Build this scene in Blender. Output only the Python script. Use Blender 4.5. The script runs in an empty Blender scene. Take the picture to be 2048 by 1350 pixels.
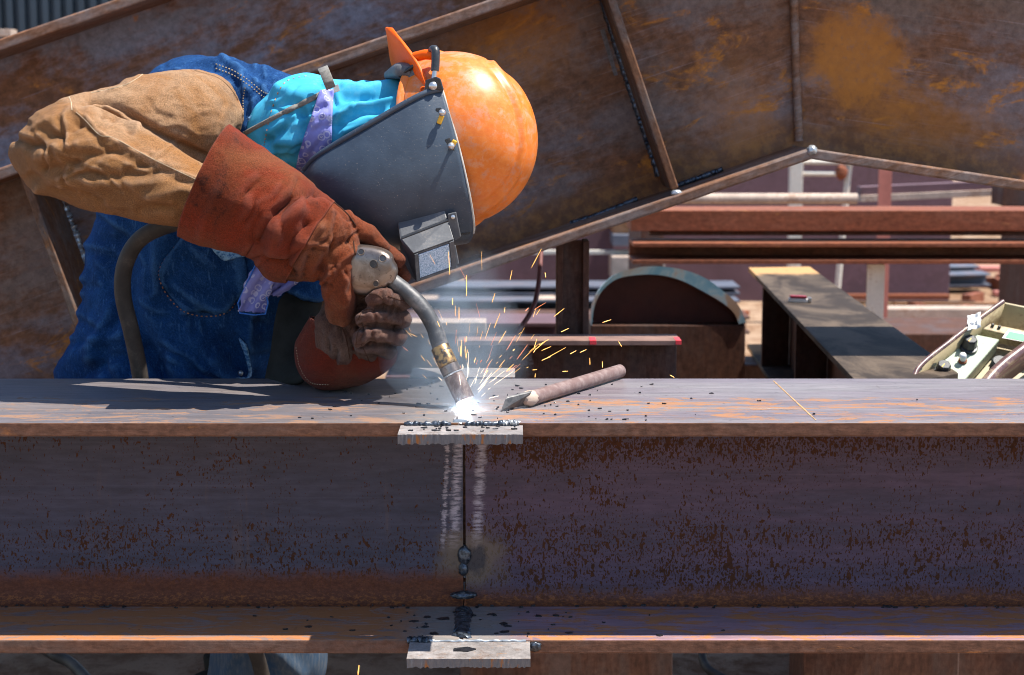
import bpy, bmesh, math, random
import numpy as np
from mathutils import Vector, Matrix
from mathutils.bvhtree import BVHTree
R = math.radians
random.seed(7)
S = bpy.context.scene
COL = S.collection

# ------------------------------------------------------------------ camera, light, exposure
F = 3350.0                      # focal length in photo pixels (photo is 2048 x 1350)
TH = R(8.0)                     # downward pitch
CAM = Vector((0.0, -2.5, 1.2817))
FW = Vector((0, math.cos(TH), -math.sin(TH)))
UP = Vector((0, math.sin(TH), math.cos(TH)))
cd = bpy.data.cameras.new('camera'); cam = bpy.data.objects.new('camera', cd); COL.objects.link(cam)
cam.location = CAM; cam.rotation_euler = (R(90) - TH, 0, 0)
cd.sensor_width = 36.0; cd.lens = 36.0 * F / 2048.0
cd.clip_start = 0.05; cd.clip_end = 3000
cd.dof.use_dof = True; cd.dof.focus_distance = 2.62; cd.dof.aperture_fstop = 7.0
S.camera = cam

SUN_E, SUN_A = R(66.5), R(-9.0)
sd = Vector((math.cos(SUN_E) * math.cos(SUN_A), math.cos(SUN_E) * math.sin(SUN_A), math.sin(SUN_E)))
sl = bpy.data.lights.new('sun', 'SUN'); sl.energy = 5.0; sl.angle = R(0.53); sl.color = (1.0, 0.95, 0.87)
so = bpy.data.objects.new('sun', sl); COL.objects.link(so)
so.rotation_euler = sd.to_track_quat('Z', 'Y').to_euler(); so.location = (3, -1, 6)
W = bpy.data.worlds.new('World'); S.world = W; W.use_nodes = True
wn = W.node_tree; bg = wn.nodes['Background']
sky = wn.nodes.new('ShaderNodeTexSky'); sky.sky_type = 'NISHITA'; sky.sun_disc = False
sky.ozone_density = 3.0; sky.dust_density = 0.3; sky.sun_elevation = SUN_E; sky.sun_rotation = math.atan2(sd.x, sd.y)
wn.links.new(sky.outputs[0], bg.inputs[0]); bg.inputs[1].default_value = 0.12
S.view_settings.view_transform = 'Standard'; S.view_settings.look = 'None'
S.view_settings.gamma = 1.0; S.view_settings.exposure = 0.95; S.view_settings.use_curve_mapping = False
S.cycles.use_denoising = True; S.cycles.filter_width = 1.0; S.cycles.pixel_filter_type = 'BLACKMAN_HARRIS'
S.cycles.max_bounces = 6; S.cycles.diffuse_bounces = 3; S.cycles.glossy_bounces = 3
S.cycles.volume_bounces = 0; S.cycles.sample_clamp_indirect = 8.0
S.cycles.caustics_reflective = False; S.cycles.caustics_refractive = False
S.cycles.volume_step_rate = 1.0

# ------------------------------------------------------------------ helpers
def X(px, py, Y):
    """the world point at depth Y that the photo shows at pixel (px, py)"""
    d = FW + Vector((1, 0, 0)) * ((px - 1024) / F) + UP * ((675 - py) / F)
    return CAM + d * ((Y - CAM.y) / d.y)
def Xz(px, py, z):
    d = FW + Vector((1, 0, 0)) * ((px - 1024) / F) + UP * ((675 - py) / F)
    return CAM + d * ((z - CAM.z) / d.z)
def Xpl(px, py, P, n):
    d = FW + Vector((1, 0, 0)) * ((px - 1024) / F) + UP * ((675 - py) / F)
    return CAM + d * ((P - CAM).dot(n) / d.dot(n))
def pixels(V):
    D = V - np.array(CAM)
    z = D @ np.array(FW)
    return np.stack([1024 + F * D[:, 0] / z, 675 - F * (D @ np.array(UP)) / z], 1)

def tag(o, label=None, cat=None, group=None, kind=None):
    if label: o['label'] = label
    if cat: o['category'] = cat
    if group: o['group'] = group
    if kind: o['kind'] = kind
    return o
def thing(name, label, cat, loc, group=None):
    o = bpy.data.objects.new(name, None); COL.objects.link(o); o.location = loc
    o.empty_display_size = 0.05; o['kind'] = 'thing'
    return tag(o, label, cat, group)

class MB:
    def __init__(s): s.v = []; s.f = []; s.m = []
    def add(s, vs, fs, mi=0):
        b = len(s.v); s.v += [Vector(p) for p in vs]
        s.f += [[b + i for i in f] for f in fs]; s.m += [mi] * len(fs); return s
    def prism(s, poly, ext, mi=0):
        """poly: list of world points, ext: extrusion vector"""
        n = len(poly); a = [Vector(p) for p in poly]; ext = Vector(ext)
        nrm = Vector((0, 0, 0))
        for i in range(n):
            p, q = a[i], a[(i + 1) % n]; nrm += (p - a[0]).cross(q - a[0])
        if nrm.dot(ext) > 0: a.reverse()
        b = [p + ext for p in a]
        return s.add(a + b, [list(range(n)), list(range(2 * n - 1, n - 1, -1))] +
                     [[(i + 1) % n, i, n + i, n + (i + 1) % n] for i in range(n)], mi)
    def box(s, lo, hi, mi=0):
        (x0, y0, z0), (x1, y1, z1) = lo, hi
        return s.prism([(x0, y0, z0), (x1, y0, z0), (x1, y1, z0), (x0, y1, z0)], (0, 0, z1 - z0), mi)
    def obox(s, c, ax, ay, az, mi=0):
        """oriented box: centre and three half-axis vectors"""
        c, ax, ay, az = map(Vector, (c, ax, ay, az))
        return s.prism([c - ax - ay - az, c + ax - ay - az, c + ax + ay - az, c - ax + ay - az], az * 2, mi)
    def tube(s, path, rad, n=12, mi=0, cap=True, flat=None):
        P = [Vector(p) for p in path]; k = len(P)
        rr = rad if isinstance(rad, (list, tuple)) else [rad] * k
        T = [(P[min(i + 1, k - 1)] - P[max(i - 1, 0)]).normalized() for i in range(k)]
        ref = Vector((0, 0, 1)) if abs(T[0].z) < .9 else Vector((0, 1, 0))
        U = (ref - T[0] * ref.dot(T[0])).normalized(); vs = []
        for i in range(k):
            U = (U - T[i] * U.dot(T[i])).normalized(); B = T[i].cross(U)
            for j in range(n):
                a = 2 * math.pi * j / n
                vs.append(P[i] + (U * math.cos(a) + B * math.sin(a)) * rr[i])
        fs = []
        for i in range(k - 1):
            for j in range(n):
                fs.append([i * n + j, i * n + (j + 1) % n, (i + 1) * n + (j + 1) % n, (i + 1) * n + j])
        if cap: fs += [list(range(n - 1, -1, -1)), [(k - 1) * n + j for j in range(n)]]
        return s.add(vs, fs, mi)
    def lathe(s, base, axis, prof, n=32, mi=0, cap=True):
        """prof: list of (distance along axis, radius)"""
        axis = Vector(axis).normalized(); base = Vector(base)
        ref = Vector((0, 0, 1)) if abs(axis.z) < .9 else Vector((0, 1, 0))
        U = (ref - axis * ref.dot(axis)).normalized(); B = axis.cross(U); vs = []
        for d, r in prof:
            for j in range(n):
                a = 2 * math.pi * j / n
                vs.append(base + axis * d + (U * math.cos(a) + B * math.sin(a)) * r)
        k = len(prof); fs = []
        for i in range(k - 1):
            for j in range(n):
                fs.append([i * n + j, i * n + (j + 1) % n, (i + 1) * n + (j + 1) % n, (i + 1) * n + j])
        if cap: fs += [list(range(n - 1, -1, -1)), [(k - 1) * n + j for j in range(n)]]
        return s.add(vs, fs, mi)
    def build(s, name, mat, parent=None, smooth=None, bevel=0, seg=2):
        off = parent_loc(parent)
        me = bpy.data.meshes.new(name)
        me.from_pydata([tuple(p - off) for p in s.v], [], s.f)
        for m in (mat if isinstance(mat, (list, tuple)) else [mat]): me.materials.append(m)
        if len(set(s.m)) > 1: me.polygons.foreach_set('material_index', s.m)
        me.update()
        if smooth is not None:
            me.shade_smooth()
            me.set_sharp_from_angle(angle=R(smooth))
        o = bpy.data.objects.new(name, me); COL.objects.link(o)
        if parent: o.parent = parent
        if bevel:
            b = o.modifiers.new('bevel', 'BEVEL'); b.width = bevel; b.segments = seg; b.limit_method = 'ANGLE'
            b.angle_limit = R(40)
        return o
def parent_loc(p):
    v = Vector((0, 0, 0))
    while p is not None: v = v + p.location; p = p.parent
    return v

def catmull(P, n):
    """resample rows of P (k x d array) at n points on a Catmull-Rom spline"""
    P = np.array(P, float); k = len(P)
    if k < 3: return np.array([P[0] + (P[-1] - P[0]) * t for t in np.linspace(0, 1, n)])
    E = np.vstack([2 * P[0] - P[1], P, 2 * P[-1] - P[-2]]); out = []
    for t in np.linspace(0, k - 1 - 1e-9, n):
        i = int(t); u = t - i; a, b, c, d = E[i], E[i + 1], E[i + 2], E[i + 3]
        out.append(.5 * (2 * b + (c - a) * u + (2 * a - 5 * b + 4 * c - d) * u * u + (3 * b - a - 3 * c + d) * u ** 3))
    return np.array(out)
def spl(pts, n): return [Vector(p) for p in catmull(pts, n)]

def loft(mb, rings, n=28, k=40, cap=True, mi=0, pw=1.0):
    """rings: (ax, ay, bx, by, Y, half depth in m): the two outline points in the photo, the depth, the thickness"""
    rows = []
    for ax, ay, bx, by, Y, hd in rings:
        a, b = X(ax, ay, Y), X(bx, by, Y); rows.append([*a, *b, hd])
    rr = catmull(rows, k); vs = []; segs = []
    for r in rr:
        a, b = Vector(r[:3]), Vector(r[3:6]); c = (a + b) / 2; u = (a - b) / 2
        segs.append((c, u, r[6]))
    if cap:   # rounded ends
        c0, u0, h0 = segs[0]; d = (segs[0][0] - segs[1][0]).normalized() * min(u0.length, .05)
        segs = [(c0 + d * .55, u0 * .45, h0 * .45), (c0 + d * .32, u0 * .8, h0 * .8)] + segs
        c0, u0, h0 = segs[-1]; d = (segs[-1][0] - segs[-2][0]).normalized() * min(u0.length, .05)
        segs = segs + [(c0 + d * .32, u0 * .8, h0 * .8), (c0 + d * .55, u0 * .45, h0 * .45)]
    for c, u, h in segs:
        for j in range(n):
            t = 2 * math.pi * j / n; cs, sn = math.cos(t), math.sin(t)
            cs = math.copysign(abs(cs) ** pw, cs); sn = math.copysign(abs(sn) ** pw, sn)
            vs.append(c + u * cs + Vector((0, h * sn, 0)))
    K = len(segs); fs = []
    for i in range(K - 1):
        for j in range(n):
            fs.append([i * n + j, i * n + (j + 1) % n, (i + 1) * n + (j + 1) % n, (i + 1) * n + j])
    if cap: fs += [list(range(n - 1, -1, -1)), [(K - 1) * n + j for j in range(n)]]
    mb.add(vs, fs, mi); return mb
def capsule(mb, pts, n=14, k=22):
    """pts: (px, py, Y, radius in m)"""
    rows = [[*X(a, b, Y), r] for a, b, Y, r in pts]
    rr = catmull(rows, k); P = [Vector(r[:3]) for r in rr]; q = [max(r[3], .002) for r in rr]
    d0 = (P[0] - P[1]).normalized(); d1 = (P[-1] - P[-2]).normalized()
    P = [P[0] + d0 * q[0] * .8, P[0] + d0 * q[0] * .5] + P + [P[-1] + d1 * q[-1] * .5, P[-1] + d1 * q[-1] * .8]
    q = [q[0] * .5, q[0] * .85] + q + [q[-1] * .85, q[-1] * .5]
    mb.tube(P, q, n)
    return mb

# vectorised gradient noise
_rng = np.random.RandomState(3); _perm = _rng.permutation(256); _perm = np.concatenate([_perm, _perm, _perm])
_grad = _rng.normal(size=(256, 3)); _grad /= np.linalg.norm(_grad, axis=1)[:, None]
def pnoise(P):
    I = np.floor(P).astype(int); f = P - I; u = f * f * f * (f * (f * 6 - 15) + 10); I &= 255
    def g(dx, dy, dz):
        h = _perm[_perm[_perm[(I[:, 0] + dx) & 255] + ((I[:, 1] + dy) & 255)] + ((I[:, 2] + dz) & 255)]
        return np.einsum('ij,ij->i', _grad[h], f - np.array([dx, dy, dz]))
    def L(a, b, t): return a + (b - a) * t
    x00 = L(g(0, 0, 0), g(1, 0, 0), u[:, 0]); x10 = L(g(0, 1, 0), g(1, 1, 0), u[:, 0])
    x01 = L(g(0, 0, 1), g(1, 0, 1), u[:, 0]); x11 = L(g(0, 1, 1), g(1, 1, 1), u[:, 0])
    return L(L(x00, x10, u[:, 1]), L(x01, x11, u[:, 1]), u[:, 2])

def arr(me, what='v'):
    n = len(me.vertices); a = np.empty(n * 3); me.vertices.foreach_get('co' if what == 'v' else 'normal', a); return a.reshape(-1, 3)
def seg_dist(Q, poly):
    best = np.full(len(Q), 1e9)
    for a, b in zip(poly[:-1], poly[1:]):
        a, b = np.array(a, float), np.array(b, float); d = b - a; L = max(d @ d, 1e-9)
        t = np.clip(((Q - a) @ d) / L, 0, 1); best = np.minimum(best, np.linalg.norm(Q - a - t[:, None] * d, axis=1))
    return best
def organic(name, mb, mat, parent, voxel=.0025, smooth=4, strokes=(), waves=(), shrink=0):
    """weld overlapping closed shapes into ONE continuous skin, relax it and sculpt folds into it"""
    me = bpy.data.meshes.new('tmp'); me.from_pydata([tuple(p) for p in mb.v], [], mb.f); me.update()
    o = bpy.data.objects.new('tmp', me); COL.objects.link(o)
    r = o.modifiers.new('r', 'REMESH'); r.mode = 'VOXEL'; r.voxel_size = voxel
    if smooth:
        s = o.modifiers.new('s', 'SMOOTH'); s.factor = .5; s.iterations = smooth
    dg = bpy.context.evaluated_depsgraph_get(); ev = o.evaluated_get(dg)
    m2 = bpy.data.meshes.new_from_object(ev); bpy.data.objects.remove(o); bpy.data.meshes.remove(me)
    V = arr(m2); Nn = arr(m2, 'n'); Q = pixels(V)
    disp = np.zeros(len(V))
    for fx in waves:
        amp, scl, off = fx[0], np.array(fx[1], float), fx[2]
        M = np.array(fx[3]) if len(fx) > 3 else np.eye(3)
        q = (V @ M.T) * scl + off
        q = q + .35 * np.stack([pnoise(q * .7 + 9), pnoise(q * .7 + 31), pnoise(q * .7 + 57)], 1)
        nz = pnoise(q)
        if fx[-1] == 'ridge': nz = 1 - 2.2 * np.abs(nz) - .45
        disp += amp * nz
    for st in strokes:
        poly, wd, amp = st[0], st[1], st[2]
        if len(poly) > 2: poly = [tuple(p) for p in catmull(poly, len(poly) * 5)]
        d = seg_dist(Q, poly); face = np.clip(-(Nn @ np.array(FW)) * 2.5 + .4, 0, 1)
        disp += amp * np.exp(-(d / wd) ** 2) * face
    V2 = V + Nn * disp[:, None] - np.array(parent_loc(parent))
    m2.vertices.foreach_set('co', V2.ravel()); m2.update(); m2.materials.clear(); m2.materials.append(mat)
    m2.shade_smooth(); m2.name = name
    ob = bpy.data.objects.new(name, m2); COL.objects.link(ob)
    if parent: ob.parent = parent
    return ob
def creases(n, cx, cy, rx, ry, ang, spread, ln, wd, amp, seed):
    """random narrow folds over an area of the picture, roughly along one direction"""
    r = random.Random(seed); out = []
    for _ in range(n):
        x, y = cx + r.uniform(-rx, rx), cy + r.uniform(-ry, ry); a = math.radians(ang + r.gauss(0, spread)); L = ln * r.uniform(.5, 1.3); b = r.uniform(-.25, .25) * L
        dx, dy = math.cos(a), -math.sin(a); P = [(x - dx * L / 2, y - dy * L / 2), (x - dy * b, y + dx * b), (x + dx * L / 2, y + dy * L / 2)]; w = wd * r.uniform(.7, 1.4); h = amp * r.uniform(.5, 1.3)
        out.append((P, w, -h)); out.append(([(p[0] + dy * w * 1.7, p[1] - dx * w * 1.7) for p in P], w * 1.2, h * .8))
    return out
def bvh_of(obs):
    vs, fs = [], []
    for o in (obs if isinstance(obs, (list, tuple)) else [obs]):
        off = parent_loc(o.parent) + o.location; b = len(vs)
        vs += [v.co + off for v in o.data.vertices]; fs += [[b + i for i in p.vertices] for p in o.data.polygons]
    return BVHTree.FromPolygons(vs, fs)
def on_surf(bv, px, py, lift=0.0):
    d = (X(px, py, 1.0) - CAM).normalized(); h = bv.ray_cast(CAM, d)
    if h[0] is None: return None
    return h[0] - d * lift
def seam(mb, bv, poly, r, lift=0.0, n=60, dash=None, mi=0, jit=0.0):
    P = catmull(poly, n) if len(poly) > 2 else catmull(poly, n)
    run = []; last = None
    def flush():
        if len(run) > 1: mb.tube(list(run), r, 6, mi)
        run.clear()
    for i, p in enumerate(P):
        q = on_surf(bv, p[0], p[1], lift)
        if q is None or (last is not None and (q - last).length > .03): flush(); last = q; continue
        if dash and (i % dash) >= dash - max(1, dash // 3): flush(); last = q; continue
        run.append(q + Vector((random.uniform(-1, 1), 0, random.uniform(-1, 1))) * jit); last = q
    flush()

# ------------------------------------------------------------------ materials
class NT:
    def __init__(s, name):
        s.mat = bpy.data.materials.new(name); s.mat.use_nodes = True; s.t = s.mat.node_tree
        s.b = s.t.nodes['Principled BSDF']; s.tc = s.t.nodes.new('ShaderNodeTexCoord'); s.co = s.tc.outputs['Object']
    def link(s, a, b): s.t.links.new(a, b)
    def put(s, sock, v):
        if hasattr(v, 'is_output'): s.link(v, sock)
        elif isinstance(v, (tuple, list)) and len(v) == 3 and sock.type == 'RGBA': sock.default_value = (*v, 1)
        else: sock.default_value = v
    def map(s, scale=(1, 1, 1), rot=(0, 0, 0), loc=(0, 0, 0), v=None):
        n = s.t.nodes.new('ShaderNodeMapping'); s.link(v or s.co, n.inputs[0])
        n.inputs[1].default_value = loc; n.inputs[2].default_value = rot; n.inputs[3].default_value = scale; return n.outputs[0]
    def noise(s, v, scale, detail=4, rough=.55, dist=0):
        n = s.t.nodes.new('ShaderNodeTexNoise'); s.link(v or s.co, n.inputs['Vector'])
        n.inputs['Scale'].default_value = scale; n.inputs['Detail'].default_value = detail
        n.inputs['Roughness'].default_value = rough; n.inputs['Distortion'].default_value = dist; return n.outputs['Fac']
    def voro(s, v, scale, feature='F1', rnd=1.0):
        n = s.t.nodes.new('ShaderNodeTexVoronoi'); n.feature = feature; s.link(v or s.co, n.inputs['Vector'])
        n.inputs['Scale'].default_value = scale; n.inputs['Randomness'].default_value = rnd; return n.outputs['Distance']
    def wave(s, v, scale, dist=0, dscale=1, dir='X'):
        n = s.t.nodes.new('ShaderNodeTexWave'); s.link(v or s.co, n.inputs['Vector']); n.bands_direction = dir
        n.inputs['Scale'].default_value = scale; n.inputs['Distortion'].default_value = dist; n.inputs['Detail Scale'].default_value = dscale
        return n.outputs['Fac']
    def xyz(s, v=None):
        n = s.t.nodes.new('ShaderNodeSeparateXYZ'); s.link(v or s.co, n.inputs[0]); return n.outputs
    def m(s, op, a, b=0.0, clamp=False):
        n = s.t.nodes.new('ShaderNodeMath'); n.operation = op; n.use_clamp = clamp; s.put(n.inputs[0], a); s.put(n.inputs[1], b); return n.outputs[0]
    def rng(s, a, lo, hi, o0=0.0, o1=1.0):
        n = s.t.nodes.new('ShaderNodeMapRange'); n.interpolation_type = 'SMOOTHSTEP'; s.put(n.inputs[0], a)
        n.inputs[1].default_value = lo; n.inputs[2].default_value = hi; n.inputs[3].default_value = o0; n.inputs[4].default_value = o1; return n.outputs[0]
    def ramp(s, fac, stops, interp='LINEAR'):
        n = s.t.nodes.new('ShaderNodeValToRGB'); s.link(fac, n.inputs[0]); e = n.color_ramp; e.interpolation = interp
        while len(e.elements) < len(stops): e.elements.new(.5)
        for el, (p, c) in zip(e.elements, stops):
            el.position = p; el.color = (*c, 1) if isinstance(c, (tuple, list)) else (c, c, c, 1)
        return n.outputs[0]
    def mix(s, fac, a, b, blend='MIX'):
        n = s.t.nodes.new('ShaderNodeMix'); n.data_type = 'RGBA'; n.blend_type = blend
        s.put(n.inputs[0], fac); s.put(n.inputs[6], a); s.put(n.inputs[7], b); return n.outputs[2]
    def ridge(s, lo=.505, hi=.56):
        n = s.t.nodes.new('ShaderNodeNewGeometry'); return s.rng(n.outputs['Pointiness'], lo, hi)
    def bump(s, h, strength=.3, dist=.002, prev=None):
        n = s.t.nodes.new('ShaderNodeBump'); n.inputs['Strength'].default_value = strength; n.inputs['Distance'].default_value = dist
        s.link(h, n.inputs['Height'])
        if prev is not None: s.link(prev, n.inputs['Normal'])
        return n.outputs[0]
    def done(s, col=None, rough=None, metal=0.0, normal=None, spec=None, **kw):
        if col is not None: s.put(s.b.inputs['Base Color'], col)
        if rough is not None: s.put(s.b.inputs['Roughness'], rough)
        s.put(s.b.inputs['Metallic'], metal)
        if normal is not None: s.link(normal, s.b.inputs['Normal'])
        if spec is not None: s.put(s.b.inputs['Specular IOR Level'], spec)
        for k, v in kw.items(): s.put(s.b.inputs[k.replace('_', ' ')], v)
        return s.mat
def lin(r, g, b):
    f = lambda c: ((c / 255 + .055) / 1.055) ** 2.4 if c > 10 else c / 255 / 12.92
    return (f(r), f(g), f(b))

def rusty(name, scale_c, rust_c, orange_c, amount=.5, orange=.35, ang=0.0, stretch=4.0, freq=9.0, rough=.62, streak=.25, seed=0.0, blue=None, extra=None):
    """mill-scaled steel going rusty: long streaks along the rolling direction, blotches, fine pitting"""
    k = NT(name)
    v = k.map((1, 1, stretch), (0, ang, 0), (seed, seed * .7, seed * 1.3))
    v1 = k.map((1 / stretch, 1, 1), (0, 0, 0), (0, 0, 0), k.map((1, 1, 1), (0, ang, 0), (seed, seed, seed)))
    big = k.noise(v1, freq, 6, .62, .4)
    fine = k.noise(v1, freq * 11, 5, .65, .2)
    grit = k.noise(None, 420, 3, .7)
    c = k.mix(k.rng(k.noise(v1, freq * .6, 3), .35, .65), scale_c, blue or tuple(x * .75 for x in scale_c))
    msk = k.rng(k.m('ADD', k.m('MULTIPLY', big, .75), k.m('MULTIPLY', fine, .25)), .58 - amount * .33, .76 - amount * .33)
    c = k.mix(msk, c, k.mix(k.rng(fine, .35, .7), rust_c, tuple(x * .62 for x in rust_c)))
    big2 = k.noise(v1, freq * 1.7, 7, .68, .8)
    om = k.m('MULTIPLY', k.rng(big2, .70 - orange * .3, .80 - orange * .3), k.rng(fine, .35, .6))
    c = k.mix(om, c, orange_c)
    if streak:
        v2 = k.map((.6, 1, 40), (0, 0, 0), (0, 0, 0), k.map((1, 1, 1), (0, ang, 0)))
        st = k.noise(v2, 6, 4, .6)
        c = k.mix(k.m('MULTIPLY', k.rng(st, .58, .72), streak), c, tuple(min(1, x * 2.0 + .05) for x in scale_c))
    c = k.mix(k.rng(grit, .45, .75, 0, .25), c, (.03, .018, .012))
    mot = k.noise(k.map((1, 1, 1), (0, 0, 0), (seed, 3, seed)), 55, 9, .72, .3)
    c = k.mix(1.0, c, k.ramp(mot, [(.30, .66), (.5, 1.0), (.70, 1.4)]), 'MULTIPLY')
    if extra: c, om = extra(k, c, om)
    rg = k.m('ADD', k.m('MULTIPLY', msk, .18), k.m('MULTIPLY', grit, .15)); rg = k.m('ADD', rg, rough - .15)
    nb = k.bump(k.m('ADD', k.m('MULTIPLY', grit, .5), fine), .35, .0012)
    return k.done(c, rg, 0.0, nb, .28)
def plain(name, col, rough=.5, metal=0.0, var=.25, scale=30, bump=.1, spec=.5, dirt=None, dirt_amt=.4, **kw):
    k = NT(name)
    n1 = k.noise(None, scale, 5, .6, .2); n2 = k.noise(None, scale * 9, 4, .6)
    c = k.mix(k.rng(n1, .3, .7), tuple(x * (1 - var) for x in col), tuple(min(1, x * (1 + var)) for x in col))
    if dirt: c = k.mix(k.m('MULTIPLY', k.rng(k.m('ADD', k.m('MULTIPLY', n1, .6), k.m('MULTIPLY', n2, .4)), .5, .62), dirt_amt), c, dirt)
    return k.done(c, k.m('ADD', k.m('MULTIPLY', n2, .2), rough - .1), metal, k.bump(n2, bump, .001), spec, **kw)
BZ = .436; TOPZ = .80; FT = .022; BW = .41; WY = .197; GX = X(928.5, 1000, WY).x
MT = {}
ANG = math.atan(.345)

def web_mat(name, scale_c, scale_c2, spk_mid, spk_lo, spk_hi, band_lo, band_c, seed):
    """web of the beam: mill scale with rust pin-holes, rusty root at the bottom fillet; z is measured from the underside"""
    k = NT(name); x, y, z = k.xyz()
    v = k.map((.35, 1, 9), (0, 0, 0), (seed, 0, seed))
    lay = k.noise(v, 3.2, 4, .55, .3)
    c = k.mix(k.rng(lay, .38, .64), scale_c, scale_c2)
    big = k.noise(k.map((1, 1, 1), (0, 0, 0), (seed, 0, seed)), 5, 4, .6)
    c = k.mix(k.rng(big, .35, .7, 0, .5), c, tuple(t * 1.25 for t in scale_c))
    hz = k.noise(k.map((.05, 1, 30), (0, 0, 0), (0, 0, seed)), 5, 4, .6)       # faint rolling lines
    c = k.mix(k.m('MULTIPLY', k.rng(hz, .58, .70), .22), c, tuple(min(1, t * 1.7) for t in scale_c))
    # density of the specks over height
    dens = k.m('ADD', k.rng(z, .235, .290, 0, spk_hi), k.m('ADD', k.m('MULTIPLY', k.rng(z, .185, .135, 0, 1), spk_lo), spk_mid))
    clus = k.noise(k.map((1, 1, 1.6), (0, 0, 0), (seed * 2, 0, seed)), 9, 4, .65, .6)
    dens = k.m('ADD', dens, k.m('MULTIPLY', k.m('SUBTRACT', clus, .5), .28))
    dens = k.m('ADD', dens, k.m('MULTIPLY', k.m('SUBTRACT', k.noise(k.map((1, 1, 1), (0, 0, 0), (seed, 5, 0)), 3.2, 3, .6, .4), .5), .22))
    wash = k.noise(k.map((3.0, 1, .35), (0, 0, 0), (seed, 0, 4)), 9, 6, .7, .2); c = k.mix(k.rng(wash, .56, .74, 0, .35), c, (.12, .075, .06)); c = k.mix(1.0, c, k.ramp(k.noise(k.map((.4, 1, 2.2)), 42, 8, .75), [(.3, .72), (.5, 1.0), (.7, 1.3)]), 'MULTIPLY')
    n1 = k.noise(k.map((1.0, 1, .62), (0, 0, 0), (seed, 0, 0)), 330, 2, .5)
    n2 = k.noise(k.map((1.0, 1, .5), (0, 0, 0), (seed + 3, 0, 0)), 190, 2, .5)
    thr = k.m('SUBTRACT', .78, dens)
    s1 = k.rng(k.m('SUBTRACT', n1, thr), 0, .014)
    s2 = k.rng(k.m('SUBTRACT', n2, k.m('ADD', thr, .02)), 0, .014)
    spk = k.m('MAXIMUM', s1, s2)
    spc = k.mix(k.noise(None, 160, 3), (.010, .004, .002), (.095, .028, .008))
    c = k.mix(spk, c, spc)
    # grinding marks and heat tint beside the joint
    gx = k.m('SUBTRACT', x, GX); rg_ = k.m('ADD', k.m('MULTIPLY', k.noise(k.map((.35, 1, 1)), 300, 4, .8), .55), k.m('MULTIPLY', k.noise(k.map((1, 1, 1)), 48, 4, .7), .45)); gr_ = k.noise(k.map((.5, 1, 3)), 70, 4, .7)
    wgt = k.m('MULTIPLY', k.rng(z, .325, .315), k.rng(z, .105, .125))
    for c0, hw in ((-.0135, .0120), (.0245, .0120), (-.031, .0050)):
        dd = k.m('ADD', k.m('ABSOLUTE', k.m('SUBTRACT', gx, k.m('ADD', c0, k.m('MULTIPLY', k.m('SUBTRACT', z, .2), .05)))), k.m('MULTIPLY', k.m('SUBTRACT', rg_, .5), .034))
        mk = k.m('MULTIPLY', k.m('MULTIPLY', k.rng(dd, hw, hw * .15), k.rng(gr_, .36, .60)), wgt)
        c = k.mix(k.m('MULTIPLY', mk, .85), c, k.mix(rg_, (.16, .14, .18), (.62, .58, .66)))
    vv = k.map((13, 0, 14), (0, 0, 0), (-(GX + .012) * 13, 0, -.095 * 14)); ln_ = k.t.nodes.new('ShaderNodeVectorMath'); ln_.operation = 'LENGTH'; k.link(vv, ln_.inputs[0])
    ht = k.m('ADD', ln_.outputs['Value'], k.m('MULTIPLY', k.m('SUBTRACT', k.noise(None, 24, 5, .6), .5), 1.2))
    c = k.mix(k.rng(ht, 1.0, .35, 0, .75), c, (.16, .115, .075)); c = k.mix(k.rng(ht, .42, .2, 0, .8), c, (.03, .03, .04))
    # rusty root
    wob = k.m('ADD', z, k.m('MULTIPLY', k.m('SUBTRACT', k.noise(k.map((1, 1, 1)), 14, 5, .7), .5), .035))
    root = k.rng(wob, band_lo + .004, band_lo - .03)
    fine = k.noise(k.map((.7, 1, 1.3)), 170, 9, .78, .4)
    rc = k.mix(k.rng(fine, .36, .66), tuple(t * .55 for t in band_c), band_c)
    rc = k.mix(k.rng(k.m('ADD', fine, k.m('MULTIPLY', k.rng(z, .05, .03), .13)), .62, .74, 0, .8), rc, (.30, .10, .024))
    c = k.mix(k.m('MULTIPLY', root, .95), c, rc)
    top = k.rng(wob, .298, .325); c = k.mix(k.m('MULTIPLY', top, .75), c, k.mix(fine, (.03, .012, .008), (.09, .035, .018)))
    h = k.m('ADD', k.m('MULTIPLY', spk, -.8), k.m('MULTIPLY', fine, k.m('ADD', .25, root)))
    return k.done(c, k.m('ADD', .42, k.m('MULTIPLY', k.m('MAXIMUM', spk, root), .35)), 0.0, k.bump(h, .5, .0012), .30)
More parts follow.
